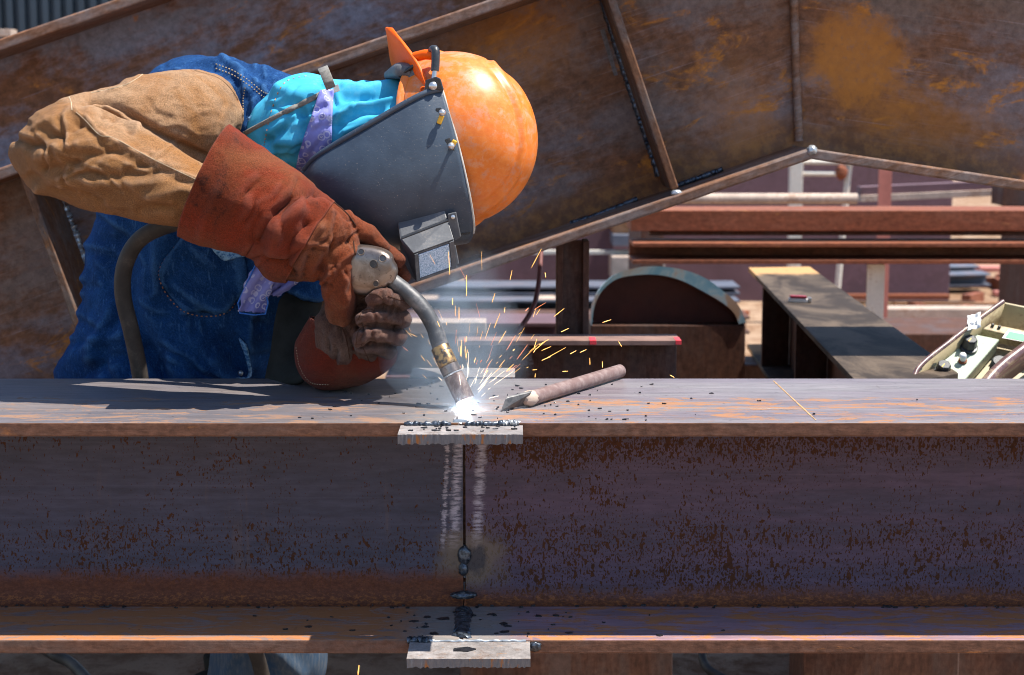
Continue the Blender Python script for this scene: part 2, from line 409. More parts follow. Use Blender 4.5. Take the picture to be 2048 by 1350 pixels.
def flange_mat(name, scale_c, scale_c2, orange, seed, edge0=0.0, edge1=.41, amt=.4, heat=.35):
    """top of a flange: worn mill scale, orange rust towards both edges, scratches and soot across the rolling direction"""
    k = NT(name); x, y, z = k.xyz()
    v = k.map((.3, 3, 1), (0, 0, 0), (seed, seed, 0)); lay = k.noise(v, 5, 5, .6, .4)
    c = k.mix(k.rng(lay, .35, .65), scale_c, scale_c2)
    b = k.noise(k.map((.8, 2.4, 1), (0, 0, 0), (seed + 5, 0, 0)), 13, 9, .74, .7)
    c = k.mix(1.0, c, k.ramp(k.noise(k.map((.35, 2.5, 1), (0, 0, 0), (seed, 1, 0)), 34, 9, .76, .3), [(.3, .62), (.5, 1.0), (.72, 1.35)]), 'MULTIPLY')
    e = k.m('MAXIMUM', k.rng(y, edge0 + .05, edge0 + .004), k.rng(y, edge1 - .05, edge1 - .006))
    f = k.noise(k.map((.6, 2, 1)), 120, 5, .7)
    om = k.rng(k.m('ADD', b, k.m('ADD', k.m('MULTIPLY', e, .20), k.m('MULTIPLY', k.m('SUBTRACT', f, .5), .25))), .70 - amt * .2, .77 - amt * .2)
    c = k.mix(k.m('MULTIPLY', om, .85), c, k.mix(f, orange, tuple(t * .6 for t in orange)))
    scr = k.noise(k.map((8, .7, 1), (0, 0, R(25)), (seed, 0, 0)), 14, 3, .6)
    c = k.mix(k.m('MULTIPLY', k.rng(scr, .68, .76), .35), c, (.06, .03, .02))
    scl = k.noise(k.map((.25, 14, 1), (0, 0, 0), (seed, 2, 0)), 12, 4, .6)
    c = k.mix(k.m('MULTIPLY', k.rng(scl, .62, .72), .4), c, (.30, .27, .28))
    hx = k.m('ADD', k.m('ABSOLUTE', k.m('SUBTRACT', x, GX)), k.m('MULTIPLY', k.m('SUBTRACT', k.noise(None, 12, 5, .65, .5), .5), .12))
    c = k.mix(k.rng(hx, .13, .03, 0, heat), c, (.20, .195, .185))
    soot = k.noise(k.map((1, 1.6, 1), (0, 0, 0), (seed + 9, 0, 0)), 130, 2, .5)
    c = k.mix(k.rng(soot, .71, .745), c, (.012, .01, .012))
    return k.done(c, k.m('ADD', .38, k.m('MULTIPLY', om, .35)), .0, k.bump(k.m('ADD', f, k.m('MULTIPLY', b, .6)), .35, .001), .35)

MT['web_left'] = web_mat('mill_scale_blue', (.044, .045, .074), (.032, .037, .064), .118, .085, .02, .085, (.17, .052, .022), 1.3)
MT['web_right'] = web_mat('mill_scale_purple', (.068, .046, .078), (.047, .040, .068), .122, .075, .125, .055, (.17, .055, .022), 4.7)
MT['top_left'] = flange_mat('flange_scale_blue', (.118, .108, .118), (.165, .138, .130), (.30, .16, .09), .4, amt=-.12)
MT['top_right'] = flange_mat('flange_scale_purple', (.155, .125, .142), (.195, .172, .175), (.40, .175, .065), 2.1, amt=-.02)
MT['bot_left'] = flange_mat('flange_lower_brown', (.26, .165, .13), (.20, .155, .145), (.46, .17, .05), 6.0, amt=.35, edge1=2, heat=.85)
MT['bot_right'] = flange_mat('flange_lower_purple', (.30, .185, .215), (.24, .16, .18), (.52, .20, .05), 7.4, amt=.05, edge1=2, heat=.85)
MT['edge'] = rusty('flange_edge_rust', (.14, .085, .065), (.16, .075, .045), (.30, .12, .04), .7, .35, 0, 3, 14, .7, .15, 2.0)
MT['plate_cut'] = rusty('flame_cut_plate', (.27, .245, .235), (.22, .16, .13), (.36, .19, .09), .35, .40, 0, 1.2, 34, .6, .3, 5.0)
k = NT('flame_cut_edge'); _f = k.noise(k.map((2.2, 1, .5)), 110, 6, .75); _g = k.noise(k.map((2, 1, .5)), 38, 4, .6)
_c = k.mix(k.rng(_f, .25, .75), (.10, .12, .155), (.17, .18, .20)); _c = k.mix(k.rng(_g, .54, .64), _c, (.30, .13, .04))
MT['cut_edge'] = k.done(_c, .5, .4, k.bump(_f, .8, .002))
k = NT('weld_bead'); _f = k.noise(None, 160, 4, .6)
_c = k.mix(k.rng(_f, .35, .65), (.02, .024, .032), (.10, .12, .15))
MT['weld'] = k.done(_c, .32, .55, k.bump(_f, .6, .0015), .6)
k = NT('weld_bead_bright'); MT['weld_hi'] = k.done(k.mix(k.noise(None, 200, 3), (.25, .27, .29), (.6, .62, .62)), .35, .6)
k = NT('ground_bright_steel')   # hand-ground stripes beside the joint
_f = k.noise(k.map((.6, 1, 5)), 110, 4, .7)
MT['ground'] = k.done(k.mix(k.rng(_f, .3, .62), (.18, .14, .17), (.46, .42, .47)), .45, .3, k.bump(_f, .4, .0008))
MT['guard_dull'] = plain('scraped_steel', (.19, .17, .165), .6, 0, .4, 90, .3, .2, (.05, .04, .04), .6)
MT['slag'] = plain('slag', (.018, .018, .022), .3, .2, .4, 60, .4, .6)
MT['chalk'] = plain('chalk', (.52, .30, .13), .9, 0, .3, 90, .2, .2)

# ------------------------------------------------------------------ ground
k = NT('yard_dirt'); _a = k.noise(None, .8, 6, .6, .5); _b = k.noise(None, 9, 7, .7, .3); _d = k.noise(None, 90, 4, .7)
_c = k.mix(k.rng(_a, .35, .65), (.29, .185, .115), (.37, .26, .18)); _c = k.mix(k.rng(_b, .42, .66), _c, (.17, .09, .05))
_c = k.mix(k.rng(_d, .55, .72, 0, .6), _c, (.10, .055, .03))
MT['dirt'] = k.done(_c, .95, 0, k.bump(k.m('ADD', _b, k.m('MULTIPLY', _d, .4)), .7, .02), .1)
bm = bmesh.new(); bmesh.ops.create_grid(bm, x_segments=160, y_segments=160, size=12)
for v in bm.verts:
    p = np.array([[v.co.x * 1.7, v.co.y * 1.7, 0.3]]); q = np.array([[v.co.x * 6, v.co.y * 6, 4.3]])
    v.co.z = -.03 + .022 * pnoise(p)[0] + .008 * pnoise(q)[0] if max(abs(v.co.x), abs(v.co.y)) < 11.9 else -.03
bd = [v for v in bm.verts if max(abs(v.co.x), abs(v.co.y)) > 11.95]
for v in list(bd): pass
me = bpy.data.meshes.new('ground'); bm.to_mesh(me); bm.free(); me.materials.append(MT['dirt']); me.shade_smooth()
g = bpy.data.objects.new('ground', me); COL.objects.link(g); g.location = (0, 4, 0); tag(g, kind='structure')
mb = MB(); mb.add([(-900, -900, -.06), (900, -900, -.06), (900, 1500, -.06), (-900, 1500, -.06)], [[0, 1, 2, 3]])
tag(mb.build('terrain', MT['dirt']), kind='structure')

# ------------------------------------------------------------------ the two beams being joined
def beam(x0, x1, label, wm, tm, bmm):
    t = thing('steel_beam', label, 'steel beam', (0, .2, BZ), 'two beams being welded end to end')
    web = []; r = .024; wz0 = BZ + FT; wz1 = TOPZ - FT
    for side, yy in ((-1, WY), (1, WY + .016)):
        pts = []
        for i in range(7):
            a = R(90) * i / 6; pts.append((yy + side * (r - r * math.sin(a)), wz0 + r - r * math.cos(a)))
        for i in range(7):
            a = R(90) * i / 6; pts.append((yy + side * (r - r * math.cos(a)), wz1 - r + r * math.sin(a)))
        web.append(pts)
    poly = [(x0, y, z) for y, z in web[0]] + [(x0, y, z) for y, z in reversed(web[1])]
    mb = MB(); mb.prism(poly, (x1 - x0, 0, 0)); mb.build('web', wm, t, 40)
    for nm, z0, mt in (('bottom_flange', BZ, bmm), ('top_flange', TOPZ - FT, tm)):
        mb = MB(); mb.box((x0, 0, z0), (x1, BW, z0 + FT)); n0 = len(mb.f)
        o = mb.build(nm, [mt, MT['edge']], t, None, .0022, 2)
        for p in o.data.polygons:
            if abs(p.normal.y) > .7: p.material_index = 1
    return t
bl = beam(-1.62, GX - .0022, 'blue grey steel beam under the welder, its web lightly specked with rust', MT['web_left'], MT['top_left'], MT['bot_left'])
br = beam(GX + .0022, 1.62, 'purple steel beam with dense rust specks, lying under the pipe handled chisel', MT['web_right'], MT['top_right'], MT['bot_right'])
# weld tacks and beads of the joint
def blob(name, px, py, Y, rx, rz, ry, parent, mat='weld', seed=0):
    bm = bmesh.new(); bmesh.ops.create_icosphere(bm, subdivisions=3, radius=1)
    c = X(px, py, Y); V = np.array([v.co[:] for v in bm.verts]); nz = pnoise(V * 2.2 + seed * 3.7)
    mb = MB(); mb.add([c + Vector((v[0] * rx, v[1] * ry, v[2] * rz)) * (1 + .35 * q) for v, q in zip(V, nz)], [[w.index for w in f.verts] for f in bm.faces]); bm.free()
    return mb.build(name, MT[mat], parent, 180)
blob('weld_tack', 929, 1110, WY, .011, .017, .007, br, seed=1); blob('weld_tack', 927, 1138, WY, .008, .012, .006, br, seed=2)
blob('weld_tack', 928, 1190, WY - .022, .022, .007, .010, br, seed=5)
mb = MB(); P = []
for i in range(40):
    t = i / 39; P.append((GX + .003 * math.sin(i), .012 + t * .145, BZ + FT + .001))
mb.tube(P, [.012 + .0035 * math.sin(i * 2.1) for i in range(40)], 12)
for v in mb.v: v.z = BZ + FT + max(-.001, (v.z - BZ - FT)) * .45
mb.build('weld_bead', MT['weld'], br, 60)
mb = MB(); P = [(GX, WY + .004, z) for z in np.linspace(.50, .53, 8)]; mb.tube(P, [.004] * 8, 8); mb.build('weld_bead', MT['weld'], br, 60)
mb = MB(); P = [(GX, y, TOPZ - .0015) for y in np.linspace(.002, .012, 20)]
mb.tube(P, [.010 + .002 * math.sin(i * 1.9) for i in range(20)], 10)
for v in mb.v: v.z = TOPZ + max(-.001, (v.z - TOPZ)) * .4
mb.build('weld_bead', MT['weld_hi'], br, 60)
# chalk lines on the right flange
mb = MB()
def chalk(p, q, w):
    a, b = Xz(*p, TOPZ), Xz(*q, TOPZ); d = (b - a).normalized(); s = Vector((-d.y, d.x, 0)) * w; n = 26; up = Vector((0, 0, .0006))
    row = []
    for i in range(n + 1):
        c = a.lerp(b, i / n); ww = random.uniform(.4, 1.15); row.append((c - s * ww + up, c + s * ww + up))
    for i in range(n):
        mb.add([row[i][0], row[i + 1][0], row[i + 1][1], row[i][1]], [[0, 1, 2, 3]])
chalk((1547, 762), (1632, 841), .0014); mb.build('chalk_line', MT['chalk'], br)
mb = MB(); chalk((1500, 818), (1606, 819), .0012); mb.build('chalk_line', MT['chalk'], br)
# run-off tabs
def tab(px0, px1, y0, y1, z, th, label, dy=0.0):
    a, b = X(px0, 860 if z > .7 else 1300, y0).x, X(px1, 860 if z > .7 else 1300, y0).x
    t = thing('steel_tab', label, 'steel tab', ((a + b) / 2, (y0 + y1) / 2, z - th), 'small plates tacked to the beam joint')
    mb = MB(); n = 60; rs = random.Random(int(px0)); rows = []
    for i in range(n + 1):
        x = a + (b - a) * i / n; r1, r2 = rs.uniform(-.0008, .0008), rs.uniform(-.0022, .0008)
        rows.append([(x, y0 + r1 + dy * 0, z + rs.uniform(-.0002, .0002)), (x, y1, z), (x, y1, z - th), (x, y0 + .002 + r1, z - th + r2)])
    for i in range(n):
        A, B = rows[i], rows[i + 1]
        mb.add(A + B, [[0, 4, 5, 1]], 0); mb.add(A + B, [[1, 5, 6, 2], [2, 6, 7, 3]], 1); mb.add(A + B, [[3, 7, 4, 0]], 1)
    mb.add(rows[0], [[0, 1, 2, 3]], 1); mb.add(rows[-1], [[3, 2, 1, 0]], 1)
    mb.build('plate', [MT['plate_cut'], MT['cut_edge']], t)
    return t, a, b
t1, a1, b1 = tab(795, 1046, -.072, -.0015, TOPZ - .004, .0145, 'flame cut steel tab at the near edge of the upper flange, below the arc')
t2, a2, b2 = tab(813, 1061, -.083, -.0015, BZ + FT - .002, .0135, 'pale steel tab at the bottom flange, with a dark flake on it')
t3, a3, b3 = tab(820, 1030, BW + .0015, BW + .105, TOPZ + .002, .014, 'small steel tab behind the arc at the far edge of the upper flange')
def bead(p, q, r, parent, mat='weld', n=30, seed=0):
    rs = random.Random(seed); mb = MB(); p, q = Vector(p), Vector(q)
    P = [p.lerp(q, i / (n - 1)) + Vector((0, rs.uniform(-.001, .001), rs.uniform(-.001, .001))) for i in range(n)]
    mb.tube(P, [r * rs.uniform(.55, 1.25) for i in range(n)], 8); return mb.build('weld_bead', MT[mat], parent, 60)
bead((a1 + .006, -.002, TOPZ - .002), (a1 + .075, -.002, TOPZ - .002), .0045, t1, 'weld', seed=1)
bead((b1 - .085, -.002, TOPZ - .002), (b1 - .006, -.002, TOPZ - .002), .0050, t1, 'weld', seed=2)
bead((b1 - .03, -.003, TOPZ - .0), (b1 - .006, -.003, TOPZ - .0), .0048, t1, 'weld_hi', seed=3)
bead((a2 - .004, -.001, BZ + FT), (a2 + .03, -.002, BZ + FT), .006, t2, 'weld', seed=4)
bead((a2 + .03, -.002, BZ + FT - .001), (b2 - .006, -.002, BZ + FT - .001), .003, t2, 'weld_hi', seed=8)
blob('weld_bead', 1070, 1293, -.002, .010, .008, .005, t2, seed=9)
# flakes of slag lying on the flanges
mb = MB(); rs = random.Random(5)
def flake(x, y, z, s, long=1.6):
    a = rs.uniform(0, 6.28); n = rs.randint(4, 6); P = []
    for i in range(n):
        t = a + 6.28 * i / n; r = s * rs.uniform(.5, 1); P.append((x + math.cos(t) * r * long, y + math.sin(t) * r, z + rs.uniform(.0006, .0028)))
    c = (x, y, z + .0008); k0 = [(p[0] * .999 + x * .001, p[1], z - .0002) for p in P]
    mb.add(P + k0, [list(range(n))] + [[(i + 1) % n, i, n + i, n + (i + 1) % n] for i in range(n)])
for i in range(112):
    px, py = random.gauss(960, 230), rs.uniform(765, 843)
    if not 560 < px < 2040: px = rs.uniform(900, 2000)
    p = Xz(px, py, TOPZ); flake(p.x, p.y, TOPZ, rs.choice([.0009, .0012, .0016, .002, .0032]))
for i in range(26): flake(rs.uniform(a1 + .01, b1 - .01), rs.uniform(-.055, -.004), TOPZ - .004, rs.choice([.0012, .002, .003, .004]))
for i in range(46):
    p = Xz(rs.gauss(960, 190), rs.uniform(1222, 1276), BZ + FT); flake(p.x, p.y, BZ + FT, rs.choice([.0012, .002, .003, .0055]))
for i in range(80):
    p = Xz(rs.uniform(0, 2040), 1214 + rs.uniform(-2, 3), BZ + FT); flake(p.x, p.y, BZ + FT + .001, rs.choice([.0012, .002, .003]))
for c in ((885, 1238, .009), (912, 1225, .007), (868, 1268, .008)):
    p = Xz(c[0], c[1], BZ + FT); flake(p.x, p.y, BZ + FT, c[2], 1.5)
p = Xz(928, 1300, BZ + FT - .002); flake(p.x, p.y, BZ + FT - .002, .011, 1.8)
tag(mb.build('slag_flakes', MT['slag']), kind='stuff')

# stands that carry the beams (beyond the frame at both sides)
for sx, lb in ((-1.3, 'steel stand under the left end of the long beam'), (1.3, 'steel stand under the right end of the long beam')):
    t = thing('trestle', lb, 'trestle', (sx, .2, 0), 'stands under the beams')
    mb = MB(); mb.box((sx - .05, -.05, BZ - .06), (sx + .05, .46, BZ - .001)); mb.build('head', MT['edge'], t, None, .003)
    for yy in (-.02, .42):
        mb = MB(); mb.tube([(sx, yy, BZ - .06), (sx - .02, yy + (.1 if yy > .2 else -.1), -.03)], .025, 8); mb.build('leg', MT['edge'], t, 40)
mb = MB(); mb.box((GX - .010, WY + .0175, BZ + FT + .03), (GX + .010, WY + .022, TOPZ - FT - .03)); mb.build('gap_light_block', MT['edge'], br)  # added behind the joint so no light shows through the gap

# ------------------------------------------------------------------ the big welded rafter behind the welder
def patch(px, py, Y, rad, amt, root, sx=1.0, lo=.3):
    """a rust bloom of its own shape, centred on one spot of the web"""
    c = X(px, py, Y) - root
    def ex(k, col, om):
        v = k.map((1 / (rad * sx), 0, 1 / rad), (0, 0, 0), (-c.x / (rad * sx), 0, -c.z / rad))
        n = k.t.nodes.new('ShaderNodeVectorMath'); n.operation = 'LENGTH'; k.link(v, n.inputs[0])
        d = k.m('ADD', n.outputs['Value'], k.m('MULTIPLY', k.m('SUBTRACT', k.noise(None, 12, 10, .78, .3), .5), 1.5))
        f = k.m('MULTIPLY', k.m('MULTIPLY', k.rng(d, 1.0, lo), amt), k.rng(k.noise(None, 85, 6, .75), .30, .50, .45, 1.0))
        return k.mix(f, col, k.mix(k.noise(None, 45, 5, .7), (.28, .098, .016), (.54, .20, .026))), k.m('MAXIMUM', om, f)
    return ex
GY, GF, GB = 1.25, 1.03, 1.47
groot = Vector((0, GY, 0))
t0, t1p, t2p = X(-1000, 679, GF), X(1590, -211, GF), None
b0, b1v, b2v = X(-1000, 1195, GF), X(1622, 297, GF), X(2300, 398, GF)
t1p = t0.lerp(t1p, (b1v.x - t0.x) / (t1p.x - t0.x)); t2p = t1p + (b2v - b1v)
def both(*fs):
    def ex(k, c, om):
        for f in fs: c, om = f(k, c, om)
        return c, om
    return ex
def edge_band(p, q, wid, amt):
    """rust band that runs along a straight line of the web (the root of a flange)"""
    p, q = p - groot, q - groot; d = (q - p); L = math.hypot(d.x, d.z); nx, nz = -d.z / L, d.x / L
    def ex(k, col, om):
        x, y, z = k.xyz()
        s = k.m('ADD', k.m('MULTIPLY', k.m('SUBTRACT', x, p.x), nx), k.m('MULTIPLY', k.m('SUBTRACT', z, p.z), nz))
        s = k.m('ADD', s, k.m('MULTIPLY', k.m('SUBTRACT', k.noise(None, 13, 6, .7), .5), wid * .9))
        f = k.m('MULTIPLY', k.rng(s, wid, wid * .35), amt)
        return k.mix(f, col, k.mix(k.rng(k.noise(None, 30, 6, .7), .4, .65), (.15, .062, .028), (.32, .135, .04))), om
    return ex
MT['girder_left'] = rusty('rafter_web_left', (.180, .145, .155), (.220, .092, .040), (.50, .185, .022), .50, .50, ANG, 2.2, 7, .5, .35, 3.3,
    (.170, .110, .085), both(edge_band(b0, b1v, .085, .85), patch(1030, 60, GY, .17, .55, groot, 1.3, .2), patch(1480, 230, GY, .16, .45, groot, .8, .1)))
MT['girder_right'] = rusty('rafter_web_right', (.180, .145, .155), (.220, .090, .038), (.50, .185, .022), .48, .46, R(-8), 2.2, 7, .5, .4, 8.3,
    (.170, .110, .085), both(edge_band(b1v, b2v, .075, .8), patch(1712, 120, GY, .135, 1.0, groot, 1.0, .5), patch(1790, 215, GY, .10, .6, groot, 1.6, .1), patch(1900, 250, GY, .10, .45, groot, 2.0, .1)))
MT['girder_flange'] = rusty('rafter_flange', (.25, .19, .165), (.24, .11, .055), (.44, .18, .05), .55, .45, ANG, 4, 11, .5, .2, 1.3)
MT['stiff'] = rusty('stiffener_rust', (.15, .11, .09), (.17, .075, .035), (.34, .14, .035), .6, .45, R(-70), 2, 16, .6, .1, 2.7)
rafter = thing('steel_girder', 'large rusty welded girder with a kink, its stiffened web filling the upper background', 'steel girder', groot)
mb = MB()
def on_line(p, q, x): return p.lerp(q, (x - p.x) / (q.x - p.x))
tm, bmid = t1p, b1v
sh = lambda p, y: Vector((p.x, y, p.z))
mb.prism([sh(t0, GY - .006), sh(tm, GY - .006), sh(bmid, GY - .006), sh(b0, GY - .006)], (0, .012, 0)); mb.build('web', MT['girder_left'], rafter)
mb = MB(); mb.prism([sh(t1p, GY - .006), sh(t2p, GY - .006), sh(b2v, GY - .006), sh(b1v, GY - .006)], (0, .012, 0)); mb.build('web', MT['girder_right'], rafter)
def flange(p, q, dn, nm='flange'):
    d = (q - p).normalized(); n = Vector((-d.z, 0, d.x)) * dn
    p, q = sh(p, GF), sh(q, GF); mb = MB(); mb.prism([p, q, q + n, p + n], (0, GB - GF, 0)); return mb.build(nm, MT['girder_flange'], rafter, None, .004, 2)
flange(t0, t1p, -.024, 'top_flange'); flange(t1p, t2p, -.024, 'top_flange')
flange(b0, b1v, -.022, 'bottom_flange'); flange(b1v + Vector((.001, 0, 0)), b2v, -.022, 'bottom_flange')
def stiffener(p, q, w):
    a, b = X(*p, GF + .012), X(*q, GF + .012); d = (b - a).normalized(); s = Vector((-d.z, 0, d.x)) * w
    mb = MB(); mb.prism([a - s, b - s, b + s, a + s], (0, GY - .0065 - GF - .012, 0)); o = mb.build('stiffener', MT['stiff'], rafter, None, .003, 2)
    return o
stiffener((1213, -34), (1350, 378), .0085); stiffener((44, 343), (210, 806), .0085)
def dribble(pts, Y, r, mat, jit=.25, n=80, name='weld_bead', par=rafter, seed=2):
    rs = random.Random(seed); P = spl([X(a, b, Y) for a, b in pts], n)
    mb = MB(); mb.tube(P, [r * rs.uniform(1 - jit, 1 + jit) for _ in P], 8); return mb.build(name, MT[mat], par, 60)
dribble([(1203, -5), (1255, 160), (1318, 352)], GY - .010, .008, 'weld', .2, 130)
dribble([(112, 385), (150, 475), (206, 620)], GY - .014, .011, 'weld_hi', .4, seed=4)
dribble([(1352, 372), (1400, 355), (1445, 338)], GY - .06, .006, 'weld', .22, 60, seed=6)
dribble([(1140, 447), (1200, 428), (1275, 398)], GY - .04, .006, 'weld', .22, 70, seed=7)
blob('weld_bead', 1353, 386, GF + .01, .012, .007, .008, rafter, 'weld_hi', 3)
blob('weld_bead', 1624, 301, GF + .004, .011, .011, .010, rafter, 'weld_hi', 6)
dribble([(1588, -20), (1592, 130), (1598, 282)], GY - .018, .0095, 'girder_flange', .12, 60, 'joint_bead')
# darker burnt band left of the near stiffener
mb = MB(); mb.prism([X(1200, 60, GY - .0075), X(1209, 58, GY - .0075), X(1236, 150, GY - .0075), X(1228, 152, GY - .0075)], (0, .001, 0)); mb.build('scraped_patch', MT['guard_dull'], rafter)
# second girder behind it
AY, AF = 1.78, 1.60
aroot = Vector((0, AY, 0))
MT['girder_far'] = rusty('far_girder_web', (.18, .185, .24), (.21, .088, .038), (.44, .165, .028), .45, .40, ANG, 2.2, 6, .5, .25, 6.1, (.165, .16, .20))
ag = thing('steel_girder', 'bluish rusty girder behind the kinked one, upper left corner', 'steel girder', aroot)
l0, l1 = X(-1100, 454, AF), X(1500, -436, AF); dd = (l1 - l0).normalized(); nn = Vector((-dd.z, 0, dd.x))
m0, m1 = l0 - nn * .62, l1 - nn * .62
mb = MB(); mb.prism([sh(l0, AY - .006), sh(l1, AY - .006), sh(m1, AY - .006), sh(m0, AY - .006)], (0, .012, 0)); mb.build('web', MT['girder_far'], ag)
for p, q, s in ((l0, l1, -.026), (m0, m1, .026)):
    mb = MB(); mb.prism([sh(p, AF), sh(q, AF), sh(q + nn * s, AF), sh(p + nn * s, AF)], (0, 2 * (AY - AF), 0)); mb.build('flange', MT['girder_flange'], ag, None, .004, 2)
# posts under the girders
MT['dark_rust'] = rusty('dark_rust', (.10, .062, .052), (.11, .048, .030), (.22, .09, .028), .6, .2, R(90), 4, 10, .65, .1, 4.4)
MT['brown'] = rusty('brown_rust', (.27, .095, .05), (.25, .075, .034), (.45, .19, .06), .65, .35, 0, 4, 9, .65, .15, 1.9)
MT['orange_rust'] = rusty('orange_rust', (.26, .15, .09), (.30, .14, .06), (.42, .20, .07), .7, .4, 0, 4, 9, .7, .15, 9.2)
def hpost(px0, px1, Y, ztop, label, mat='dark_rust', zb=-.06, group=None):
    a, b = X(px0, 600, Y).x, X(px1, 600, Y).x; t = thing('steel_post', label, 'post', ((a + b) / 2, Y, zb), group); d = (b - a)
    mb = MB(); mb.box((b - .014, Y, zb), (b, Y + d, ztop)); mb.build('flange', MT[mat], t, None, .002)
    mb = MB(); mb.box((a, Y, zb), (a + .014, Y + d, ztop)); mb.build('flange', MT[mat], t, None, .002)
    mb = MB(); mb.box((a + .0142, Y + .022, zb), (b - .0142, Y + .034, ztop)); mb.build('web', MT[mat], t)
    return t
xg = X(1145, 470, 1.17).x
hpost(1113, 1178, 1.14, on_line(b0, b1v, xg).z - .034, 'dark upright steel post under the kinked girder, behind the sparks')
pl = on_line(b1v, b2v, 1.2).z - .024
hpost(2110, 2180, 1.15, on_line(b1v, b2v, X(2145, 400, 1.15).x).z - .026, 'steel post under the right end of the kinked girder, beyond the frame')
mbx = on_line(b0, b1v, -1.0).z
for yy in (1.63,):
    t = thing('steel_post', 'steel post under the bluish far girder, hidden behind the web', 'post', (-.55, yy, -.06))
    mb = MB(); mb.box((-.6, yy, -.06), (-.5, yy + .25, on_line(m0, m1, -.55).z - .03)); mb.build('column', MT['dark_rust'], t, None, .004)

# ------------------------------------------------------------------ stock lying in the yard
def profile(kind, d, h, t=.012):
    """outline in (y, z): y away from the camera, z up"""
    if kind == 'I': return [(0, 0), (d, 0), (d, t), (d / 2 + t / 2, t), (d / 2 + t / 2, h - t), (d, h - t), (d, h), (0, h), (0, h - t), (d / 2 - t / 2, h - t), (d / 2 - t / 2, t), (0, t)]
    if kind == 'C': return [(0, 0), (d, 0), (d, h), (0, h), (0, h - t), (d - t, h - t), (d - t, t), (0, t)]
    if kind == 'Cr': return [(0, 0), (d, 0), (d, t), (t, t), (t, h - t), (d, h - t), (d, h), (0, h)]
    if kind == 'L': return [(0, 0), (t, 0), (t, h - t), (d, h - t), (d, h), (0, h)]
    return [(0, 0), (d, 0), (d, h), (0, h)]
def stock(name, cat, label, px0, px1, pyt, pyb, Y, d, mat, kind='C', slope=0.0, pn='beam_body', group=None, extra=None, bev=.002, t=.012):
    """a length of steel lying parallel to the picture; its near face spans (px0..px1, pyt..pyb) at depth Y"""
    a, b = X(px0, (pyt + pyb) / 2, Y), X(px1, (pyt + pyb) / 2, Y); zt, zb_ = X(px0, pyt, Y).z, X(px0, pyb, Y).z
    h = zt - zb_; o = thing(name, label, cat, ((a.x + b.x) / 2, Y, zb_), group)
    if kind == 'pipe':
        mb = MB(); r = h / 2; mb.tube([(a.x, Y + r, zb_ + r), (b.x, Y + r, zb_ + r)], r, 24); mb.build(pn, MT[mat], o, 40)
    else:
        pr = profile(kind, d, h, t); mb = MB(); dz = (b.x - a.x) * slope
        mb.prism([(a.x, Y + y, zb_ + z) for y, z in pr], (b.x - a.x, 0, dz)); mb.build(pn, MT[mat], o, None, bev)
    return o
MT['tan_steel'] = plain('pale_dusty_steel', (.46, .36, .29), .7, .1, .25, 8, .3, .3, (.22, .11, .06), .6)
MT['white_paint'] = plain('chipped_white_paint', (.62, .58, .50), .55, 0, .12, 9, .2, .4, (.25, .11, .05), .5)
MT['pink_primer'] = plain('pink_primer', (.46, .16, .12), .6, 0, .18, 8, .2, .4, (.30, .16, .12), .4)
MT['purple_primer'] = plain('purple_primer', (.135, .075, .085), .65, 0, .2, 3, .2, .3, (.09, .05, .05), .5)
MT['grey_primer'] = plain('blue_grey_primer', (.10, .11, .14), .55, 0, .2, 6, .2, .4, (.19, .10, .07), .4)
MT['navy_wall'] = plain('dark_blue_sheet', (.035, .055, .075), .5, .1, .2, 2, .1, .4)

# two brown beams on the right
o = stock('steel_beam', 'steel beam', 'brown box beam across the right background, lower edge resting on another beam', 1262, 2300, 421, 462, 3.20, .24, 'brown', 'box', group='brown beams stacked at the right')
o = stock('steel_beam', 'steel beam', 'dark brown channel beam just above the oil stained beam, its end profile showing', 1266, 2300, 486, 528, 3.14, .20, 'brown', 'C', group='brown beams stacked at the right', t=.014)
o = stock('steel_bar', 'steel bar', 'thin packing bar between the two brown beams', 1300, 2300, 463, 471, 3.25, .06, 'dark_rust', 'box')
# oil stained beam running away from the camera
DZ = .742
k = NT('oily_flange'); x, y, z = k.xyz(); _a = k.noise(k.map((1.6, .8, 1)), 5, 6, .65, .5); _b = k.noise(None, 70, 4, .7)
_c = k.mix(k.rng(_a, .40, .62), (.040, .030, .024), (.115, .085, .062)); _c = k.mix(k.rng(k.m('ADD', y, k.m('MULTIPLY', _a, .3)), 1.02, 1.12), _c, (.46, .27, .12))
_c = k.mix(k.rng(_b, .62, .70, 0, .8), _c, (.015, .012, .010))
MT['oily'] = k.done(_c, .75, 0, k.bump(_b, .3, .001), .15)
fl, fr = Xz(1497, 535, DZ), Xz(1620, 533, DZ); nl, nr = Xz(1707, 757, DZ), Xz(1895, 730, DZ)
ex = .06; nl2 = nl + (nl - fl) * ex; nr2 = nr + (nr - fr) * ex * .8
dg = thing('steel_beam', 'oil stained beam running away from the camera, with a lighter on top', 'steel beam', ((fl + nl) / 2 + Vector((0, 0, -.27))))
tk = Vector((0, 0, -.014)); H = .255
mb = MB(); mb.prism([nl2, nr2, fr, fl], tk); mb.build('top_flange', MT['oily'], dg, None, .002)
mb = MB(); mb.prism([p + Vector((0, 0, -H)) for p in (nl2, nr2, fr, fl)], tk); mb.build('bottom_flange', MT['oily'], dg, None, .002)
def mid(a, b, s): return a.lerp(b, s)
mb = MB(); mb.prism([mid(nl2, nr2, .42), mid(nl2, nr2, .54), mid(fl, fr, .54), mid(fl, fr, .42)], (0, 0, -H)); mb.v = [v + tk * (1.01 if v.z > DZ - .01 else 0) for v in mb.v]; mb.build('web', MT['dark_rust'], dg)
